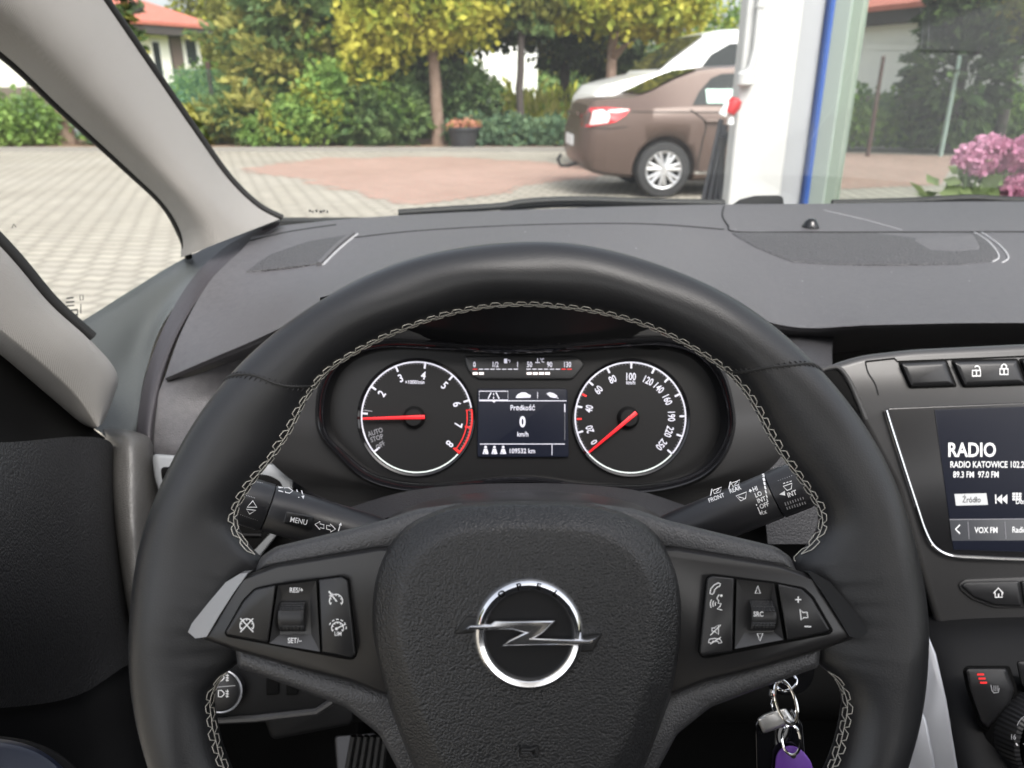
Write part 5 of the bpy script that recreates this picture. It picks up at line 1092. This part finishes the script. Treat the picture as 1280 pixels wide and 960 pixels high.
# left: indicator stalk
A1, B1 = P(292, 622, .462), P(540, 694, .50); r1 = .0143
cm = cyl_map(A1, B1, r1); 
def pL(b, A, ax, r):
    b.poly(cm, [(348, 608), (354, 609), (354, 615.5), (348, 614)], PRINT)
    b.stroke(cm, [(355.5, 609.5), (361, 609.5), (366, 613.5), (362, 616.5), (357, 615.5)], 1.2, PRINT, True)
    b.stroke(cm, [(371, 612), (373.5, 622)], 1.3, PRINT); b.stroke(cm, [(377, 613), (379, 622)], 1.3, PRINT); b.poly(cm, [(376.5, 620), (380.5, 619.2), (379.3, 624)], PRINT)
    def arrow(ox, oy, s):
        q = [(-6.5, 0), (0, -5), (0, -2.3), (5, -2.3), (5, 2.5), (0, 2.5), (0, 5)]
        b.stroke(cm, [(ox + s * x_ * math.cos(.24), oy + y_ + s * x_ * .24) for x_, y_ in q], 1.2, PRINT, True)
    arrow(400, 657, 1); arrow(413, 660, -1); b.stroke(cm, [(423, 664), (425.5, 655)], 1.3, PRINT); b.poly(cm, [(423.3, 656.5), (426.2, 653), (427.5, 657)], PRINT)
tl, b, A, ax, bd = stalk('black indicator stalk with a MENU button left of the steering column', A1, B1, r1, pL, P(420, 660, .48))
cmc = cyl_map(A1, B1, r1 * 1.02)
for s in ((-1,)):
    b.stroke(cmc, [(309, 634), (316, 626), (321, 634)], 1.5, PRINT, True); b.stroke(cmc, [(308, 636.5), (320, 638), (312, 642.5)], 1.5, PRINT, True)
cap = b.build('rotary_cap', tl)
b = MB()
for k in range(9): b.stroke(cmc, [(322 + 2.0 * k - 10, 600 + k * .4), (310 + 2.0 * k - 10 + 2, 618 + k * .6)], .8, LGREY)
for k in range(9): b.stroke(cmc, [(301 + 2.6 * k, 643 + k * .9), (297 + 2.6 * k, 655 + k * .9)], .8, LGREY)
b.build('cap_rib', cap)
Fm = Frame(373, 650, .455); cmb = cyl_map(A1, B1, r1, .0016)
b = MB(); q = rounded([(358, 639), (393, 646), (388, 663), (354, 654)], 2)
b.rings([[cyl_map(A1, B1, r1, -.002)(x_, y_) for x_, y_ in q], [cmb(x_, y_) for x_, y_ in q], [cyl_map(A1, B1, r1, .002)(x_, y_) for x_, y_ in inset(q, 1.5)]], BUTTON, cap1=True)
b.text(cyl_map(A1, B1, r1, .0024), 'MENU', 373.5, 651, 6.5, PRINT, .85, .2); b.build('menu_button', bd)
# right: wiper stalk
A2, B2 = P(1010, 602, .462), P(790, 690, .50); r2 = .0145
cm_r = cyl_map(A2, B2, r2)
def pR(b, A, ax, r):
    c = cm_r; ro = -.36
    b.text(c, 'FRONT', 895.5, 622, 5.2, PRINT, .85, ro, bold=.018); b.text(c, 'REAR', 919, 611.5, 5.2, PRINT, .85, ro, bold=.018)
    for ox, oy in ((895, 614), (918, 605)):
        b.stroke(c, [(ox - 4, oy - 1), (ox + 7, oy - 5), (ox + 5, oy + 1), (ox - 2, oy + 3)], 1.1, PRINT, True); b.stroke(c, [(ox - 7, oy + 6), (ox - 5, oy - 3)], 1.2, PRINT); b.stroke(c, [(ox, oy + 1), (ox + 4, oy - 3)], 1, PRINT)
    b.stroke(c, [(920, 620), (933, 615), (932, 623), (926, 626)], 1.1, PRINT, True); b.stroke(c, [(923, 621), (930, 623)], 1, PRINT)
    for k, s in enumerate(('HI', 'LO', 'INT', 'OFF', '1x')): b.text(c, s, 941 + 2.9 * k, 612 + 7.2 * k, 5.6, PRINT, .85, ro, 'L', bold=.018)
    b.stroke(c, [(938, 614), (946, 632)], 1.2, PRINT); b.poly(c, [(936, 615), (937, 611), (940.5, 613.5)], PRINT); b.stroke(c, [(947, 634), (950, 641)], 1.2, PRINT); b.poly(c, [(948.5, 641), (952.5, 639.5), (951.5, 644)], PRINT)
    for k in range(7): b.stroke(c, [(953.5 + k * .8, 592 + 5.2 * k), (954.5 + k * .9, 596 + 5.2 * k)], 3.2 - .35 * k, PRINT)
tr, b, A, ax, bd = stalk('black wiper stalk marked HI LO INT OFF right of the steering column', A2, B2, r2, pR, P(880, 650, .48))
cc = cyl_map(A2, B2, r2 * 1.02)
b.text(cc, 'INT', 990, 617, 6, PRINT, .85, -.36, bold=.018); b.poly(cc, [(974, 618), (981, 613.5), (981.5, 619.5)], PRINT)
b.stroke(cc, [(979, 608), (990, 604), (989, 611), (984, 613)], 1.2, PRINT, True)
for k in range(3): b.stroke(cc, [(979 + 4 * k, 604.5 - 1.2 * k), (981.5 + 4 * k, 603.6 - 1.2 * k)], 1, PRINT)
cap = b.build('rotary_cap', tr)
b = MB()
for k in range(8): b.stroke(cc, [(981 + 3.2 * k, 628 - k * .6 * 1.6), (984.5 + 3.2 * k, 637 - k * .6 * 1.6)], 1.1, LGREY)
for k in range(7): b.stroke(cc, [(967 + 2.8 * k, 584 - k * .5), (973 + 2.8 * k, 601 - k)], .7, LGREY)
b.build('cap_rib', cap)

# ================================================================== key in the ignition
key = thing('car_key', 'black folding car key with chrome head hanging from the ignition', 'key', P(975, 940, .50))
Fk = Frame(972, 900, .485)
b = MB(); b.lathe(P(985, 838, .52), (Fk.n + Vector((.1, 0, -.3))), [(.017, -.04), (.017, .004), (.014, .008), (0, .008)], GLOSS, 32); b.build('ignition_lock', key)
b = MB(); b.plate(Fk, rounded([(943, 905), (950, 893), (990, 884), (1003, 905), (1012, 1010), (946, 1020)], 5), -.008, .003, 4, GLOSS); b.build('key_fob', key)
b = MB(); b.plate(Fk, rounded([(946, 899), (954, 893), (967, 888), (982, 885), (994, 902), (982, 908), (967, 913), (954, 917)], 3), -.006, .0055, 4, mat('worn_chrome', (.75, .74, .72), .38, .9), deep=.0025); b.build('key_head', key)
def ringp(c, rx, ry, rot, F, w, tiltx=.0):
    return [F(c[0] + rx * math.cos(a) * math.cos(rot) - ry * math.sin(a) * math.sin(rot), c[1] + rx * math.cos(a) * math.sin(rot) + ry * math.sin(a) * math.cos(rot), w + tiltx * math.sin(a)) for a in np.linspace(0, 2 * math.pi, 37)[:-1]]
b = MB(); b.tube(ringp((983, 879), 12, 28, -.28, Fk, .008, .004), .0009, CHROME, 8, True); b.tube(ringp((982, 877), 12, 28, -.28, Fk, .010, .004), .0009, CHROME, 8, True)
b.tube(ringp((983, 853), 13, 10, -.3, Fk, .004, .004), .0009, CHROME, 8, True)
b.tube([Fk(964, 862, .004), Fk(963, 868, .005), Fk(966, 874, .003), Fk(965, 880, .004), Fk(968, 888, .004)], .0012, CHROME, 8); b.build('key_ring', key)
tagt = thing('key_tag', 'purple plastic tag hanging from the key ring', 'key tag', P(990, 960, .49))
b = MB(); b.plate(Fk, [(v.x, v.y) for v in catmull([Vector((*p, 0)) for p in [(969, 1000), (969, 955), (972, 941), (979, 934), (988, 932), (998, 935), (1008, 944), (1016, 960), (1020, 1000), (1000, 1020)]], 5)], .005, .0085, 3, PURPLE); tb = b.build('tag_body', tagt)
b = MB(); b.disc(lambda x, y: Fk(x, y, .0088), 992, 945, 3.4, RUBBER, 16); b.build('tag_hole', tb)
b = MB(); b.tube(ringp((989, 925), 11.5, 19, -.1, Fk, .0095, .002), .0009, CHROME, 8, True); b.build('ring', tagt)

# ================================================================== centre: touchscreen unit and console
FT = Frame(1200, 600, .70)
unit = thing('touchscreen_radio', 'dark touchscreen radio with chrome edge in the middle of the dashboard', 'radio', P(1230, 770, .72))
b = MB(); b.plate(FT, rounded([(1016, 472), (1040, 455), (1078, 444), (1140, 437), (1285, 430), (1430, 437), (1492, 444), (1530, 455), (1554, 472), (1492, 530), (1450, 610), (1420, 715), (1398, 790), (1172, 790), (1150, 715), (1120, 610), (1078, 530)], 14), -.05, .006, 9, PANEL, deep=.006)
fas = b.build('fascia', unit, angle=60)
b = MB(); b.stroke(lambda x, y: FT(x, y, .0064), cm2([(1082, 452), (1085, 465), (1094, 480), (1098, 494)]), 1.6, BLACK); b.stroke(lambda x, y: FT(x, y, .0064), [(1082, 452), (1118, 448), (1122, 452), (1290, 445)], 2.2, VOIDB)
b.plate(FT, rounded([(1026, 464), (1046, 462), (1066, 490), (1078, 520), (1058, 502)], 4), .004, .0075, 1, VOIDB, deep=.0008)  # scoop's hollow: its shade laid on as a near-black plate
b.tube([FT(x, y, .008) for x, y in cm2([(1024, 463), (1046, 459), (1060, 474), (1072, 500), (1082, 524)])], .0022, PANEL, 8)
b.build('fascia_groove', fas)
lockm = lambda x, y: FT(x, y, .0124)
def fbut(pts, draw=None):
    b = MB(); b.plate(FT, rounded(inset(pts, -2), 4), .004, .0068, 1, VOIDB, deep=.0004); b.plate(FT, rounded(pts, 3), .006, .012, 6, BUTTON, deep=.0045)
    if draw: draw(b)
    b.build('button', unit)
def lock(b, x, y, op):
    b.stroke(lockm, [(x - 5, y - 1), (x + 5, y - 1), (x + 5, y + 6), (x - 5, y + 6)], 1.5, PRINT, True); b.stroke(lockm, [(x, y - 1), (x, y + 6)], 1.2, PRINT)
    b.stroke(lockm, [(x - 3, y - 1), (x - 3, y - 5), (x, y - 7), (x + 3, y - 5), (x + 3, y - (3.6 if op else 1))] if not op else [(x - 2, y - 5), (x + .5, y - 7), (x + 4, y - 5), (x + 4, y - 1)], 1.4, PRINT)
fbut([(1125, 454), (1182, 451), (1194, 482), (1138, 484)])
fbut([(1191, 452), (1271, 450), (1282, 480), (1205, 483)], lambda b: (lock(b, 1220.5, 464, True), lock(b, 1255, 462, False)))
fbut([(1276, 450), (1360, 448), (1372, 478), (1288, 480)])
b = MB(); b.plate(FT, rounded([(1108, 510), (1285, 503), (1462, 510), (1424, 632), (1406, 675), (1390, 690), (1370, 696), (1285, 701), (1200, 696), (1180, 690), (1164, 675), (1146, 632)], 5), .003, .008, 2, mat('display_surround', (.010, .010, .011), .25), deep=.0008)
disp = b.build('display_surround', unit)
b = MB(); b.tube([FT(x, y, .009) for x, y in cm2([(1107, 513), (1112, 530), (1128, 580), (1145, 632), (1156, 664), (1168, 684), (1190, 695), (1230, 698), (1285, 700), (1340, 698), (1380, 695), (1402, 684), (1414, 664), (1425, 632), (1442, 580), (1458, 530), (1463, 513)])], .0017, CHROME, 8); b.build('chrome_edge', disp)
b = MB(); b.plate(FT, [(1168, 512), (1285, 508), (1402, 512), (1378, 687), (1285, 690), (1192, 687)], .006, .0088, 1, SCREEN, deep=.0005)
tm = lambda x, y: FT(x, y, .0093)
b.text(tm, 'RADIO', 1185.5, 562, 17, LITW, .80, 0, 'L', bold=.02); b.text(tm, 'RADIO KATOWICE 102.2 FM', 1188, 580.5, 7.8, LITW, .74, 0, 'L', bold=.012); b.text(tm, '89.3 FM  97.0 FM', 1191.5, 593, 7.6, LITW, .74, 0, 'L', bold=.012)
b.poly(lambda x, y: FT(x, y, .0091), [(1193, 617.5), (1233, 616.5), (1235, 631), (1195, 632)], SCREENLIT); b.text(tm, 'Źródło', 1214.5, 624.5, 7, BLACK, .8)
b.stroke(tm, [(1244.5, 618), (1245, 629.5)], 1.4, LITW)
for x in (1246, 1252.5): b.poly(tm, [(x, 624), (x + 6.5, 618), (x + 6.5, 630)], LITW)
for i in range(3):
    for j in range(3): b.poly(tm, [(1265.5 + 4 * i, 616 + 3.4 * j), (1268.7 + 4 * i, 616 + 3.4 * j), (1268.7 + 4 * i, 618.6 + 3.4 * j), (1265.5 + 4 * i, 618.6 + 3.4 * j)], LITW)
b.text(tm, 'Dos', 1270, 626.5, 6.5, LITW, .78, 0, 'L')
b.poly(lambda x, y: FT(x, y, .0090), [(1187, 650), (1380, 648), (1378, 675), (1190, 676)], SCREENBTN); b.stroke(tm, [(1187, 649.5), (1380, 647.5)], 1, LITDIM)
for x in (1210, 1256): b.stroke(tm, [(x, 652), (x + 1.5, 674)], .8, LITDIM)
b.stroke(tm, [(1200, 656), (1194.5, 661.5), (1200, 667)], 1.6, LITW); b.text(tm, 'VOX FM', 1232.5, 662.5, 7.2, LITW, .76); b.text(tm, 'Radio', 1265.5, 662, 7.2, LITW, .76, 0, 'L')
b.build('screen', disp)
b = MB(); b.plate(FT, rounded([(1198, 730), (1206, 724), (1285, 721), (1364, 724), (1372, 730), (1369, 738), (1354, 750), (1327, 760), (1243, 760), (1216, 750), (1201, 738)], 3), .004, .008, 2, PANEL, deep=.001)
b.plate(FT, rounded([(1201, 732), (1208, 727.5), (1274, 726), (1278, 758), (1243, 756.5), (1218, 747)], 3), .007, .0105, 3, BUTTON, deep=.0015); b.plate(FT, rounded([(1276, 726), (1362, 727), (1368, 732), (1352, 747), (1327, 757), (1281, 758)], 3), .007, .0105, 3, BUTTON, deep=.0015)
hmp = lambda x, y: FT(x, y, .0109); b.stroke(hmp, [(1242, 741.5), (1248, 735), (1254, 741.5)], 1.5, PRINT); b.stroke(hmp, [(1244, 741), (1244, 746.5), (1252.5, 746.5), (1252.5, 741)], 1.4, PRINT); b.stroke(hmp, [(1248.3, 746), (1248.3, 742)], 1.6, PRINT)
b.build('home_button', unit)
cons = thing('centre_console', 'black centre console with silver side strip and seat heating button', 'console', P(1220, 1000, .6))
FG = Frame(1230, 880, .62)
b = MB(); patch(b, [[(1110, 776, .72), (1165, 770, .705), (1290, 766, .70), (1600, 766, .70)], [(1120, 830, .70), (1180, 825, .66), (1290, 822, .655), (1600, 822, .655)], [(1130, 1060, .66), (1210, 1060, .58), (1300, 1060, .57), (1600, 1060, .57)]], 6, 6, BLACK); b.build('console_face', cons)
b = MB(); Fsv = Frame(1165, 900, .56, yaw=R(-25))
b.plate(Fsv, [(1156, 792), (1161, 796), (1170, 817), (1183, 874), (1197, 960), (1212, 1060), (1100, 1060), (1112, 960), (1130, 870), (1148, 800)], -.02, .004, 3, SILVER)
b.plate(Fsv, [(1151, 885), (1158, 900), (1168, 950), (1175, 1050), (1105, 1050), (1120, 960), (1138, 900)], .003, .0065, 4, SILVER); b.build('silver_strip', cons)
b = MB(); b.plate(FG, rounded([(1203, 838), (1208, 832), (1262, 832), (1272, 862), (1266, 884), (1236, 916), (1224, 908), (1208, 862)], 4), -.01, .004, 1.5, VOIDB); b.plate(FG, rounded([(1206, 838), (1210, 835), (1258, 835), (1268, 862), (1262, 880), (1235, 911), (1226, 904), (1211, 862)], 4), .0, .008, 5, BUTTON, deep=.003)
gm = lambda x, y: FG(x, y, .0084)
for k in range(3): b.stroke(gm, [(1221.5 + 1.8 * k, 843 + 5.2 * k), (1230 + 1.8 * k, 843 + 5.2 * k)], 2.4, LITRED)
b.stroke(gm, [(1238.5, 856), (1240, 863), (1242, 866), (1248, 865.5), (1249, 860)], 1.1, LGREY)
for k in range(3): b.stroke(gm, [(1242.5 + 2.4 * k, 864), (1242.5 + 2.4 * k, 857)], .9, LGREY)
b.build('seat_heating_button', cons)
b = MB(); b.plate(FG, rounded([(1270, 826), (1400, 826), (1400, 872), (1290, 870), (1276, 856)], 5), -.005, .006, 4, BUTTON); b.build('button', cons)
b = MB(); K0 = FG(1276, 912, -.012); ka = (FG.n + Vector((.18, 0, .05))).normalized()
b.lathe(K0, ka, [(.040, -.012), (.040, .008), (.0375, .012), (.0355, .013)], VOIDB, 48)
n = 120; rs = []
for h, r0 in ((.010, .0365), (.022, .0358), (.030, .034), (.032, .031)):
    x = ka.orthogonal().normalized(); y = ka.cross(x); rs.append([K0 + ka * h + (x * math.cos(2 * math.pi * k / n) + y * math.sin(2 * math.pi * k / n)) * (r0 + (.0006 if k % 2 else 0)) for k in range(n)])
b.rings(rs, BUTTON); kb = b.build('climate_knob', cons, angle=20)
b = MB(); b.lathe(K0, ka, [(.0285, .030), (.0285, .0335), (.0265, .0355), (.023, .0345), (.022, .0325)], CHROME, 64); b.build('knob_ring', kb)
b = MB(); b.lathe(K0, ka, [(.0235, .030), (.0225, .0325), (0, .0325)], DIALF, 48)
Fq = Frame(1292, 914, .60); Fq.n = ka; Fq.o = K0 + ka * .0332; qc = lambda x, y: Fq(x, y)
b.text(qc, '16', 1267, 921, 6.5, LGREY, .8); b.arc(qc, 1290, 912, 19, 165, 110, 1, LGREY, 12); b.arc(qc, 1290, 914, 19, 235, 260, 1.2, LGREY, 8); b.stroke(qc, [(1270, 929), (1272, 932)], 1.6, PRINT)
b.build('knob_face', kb)
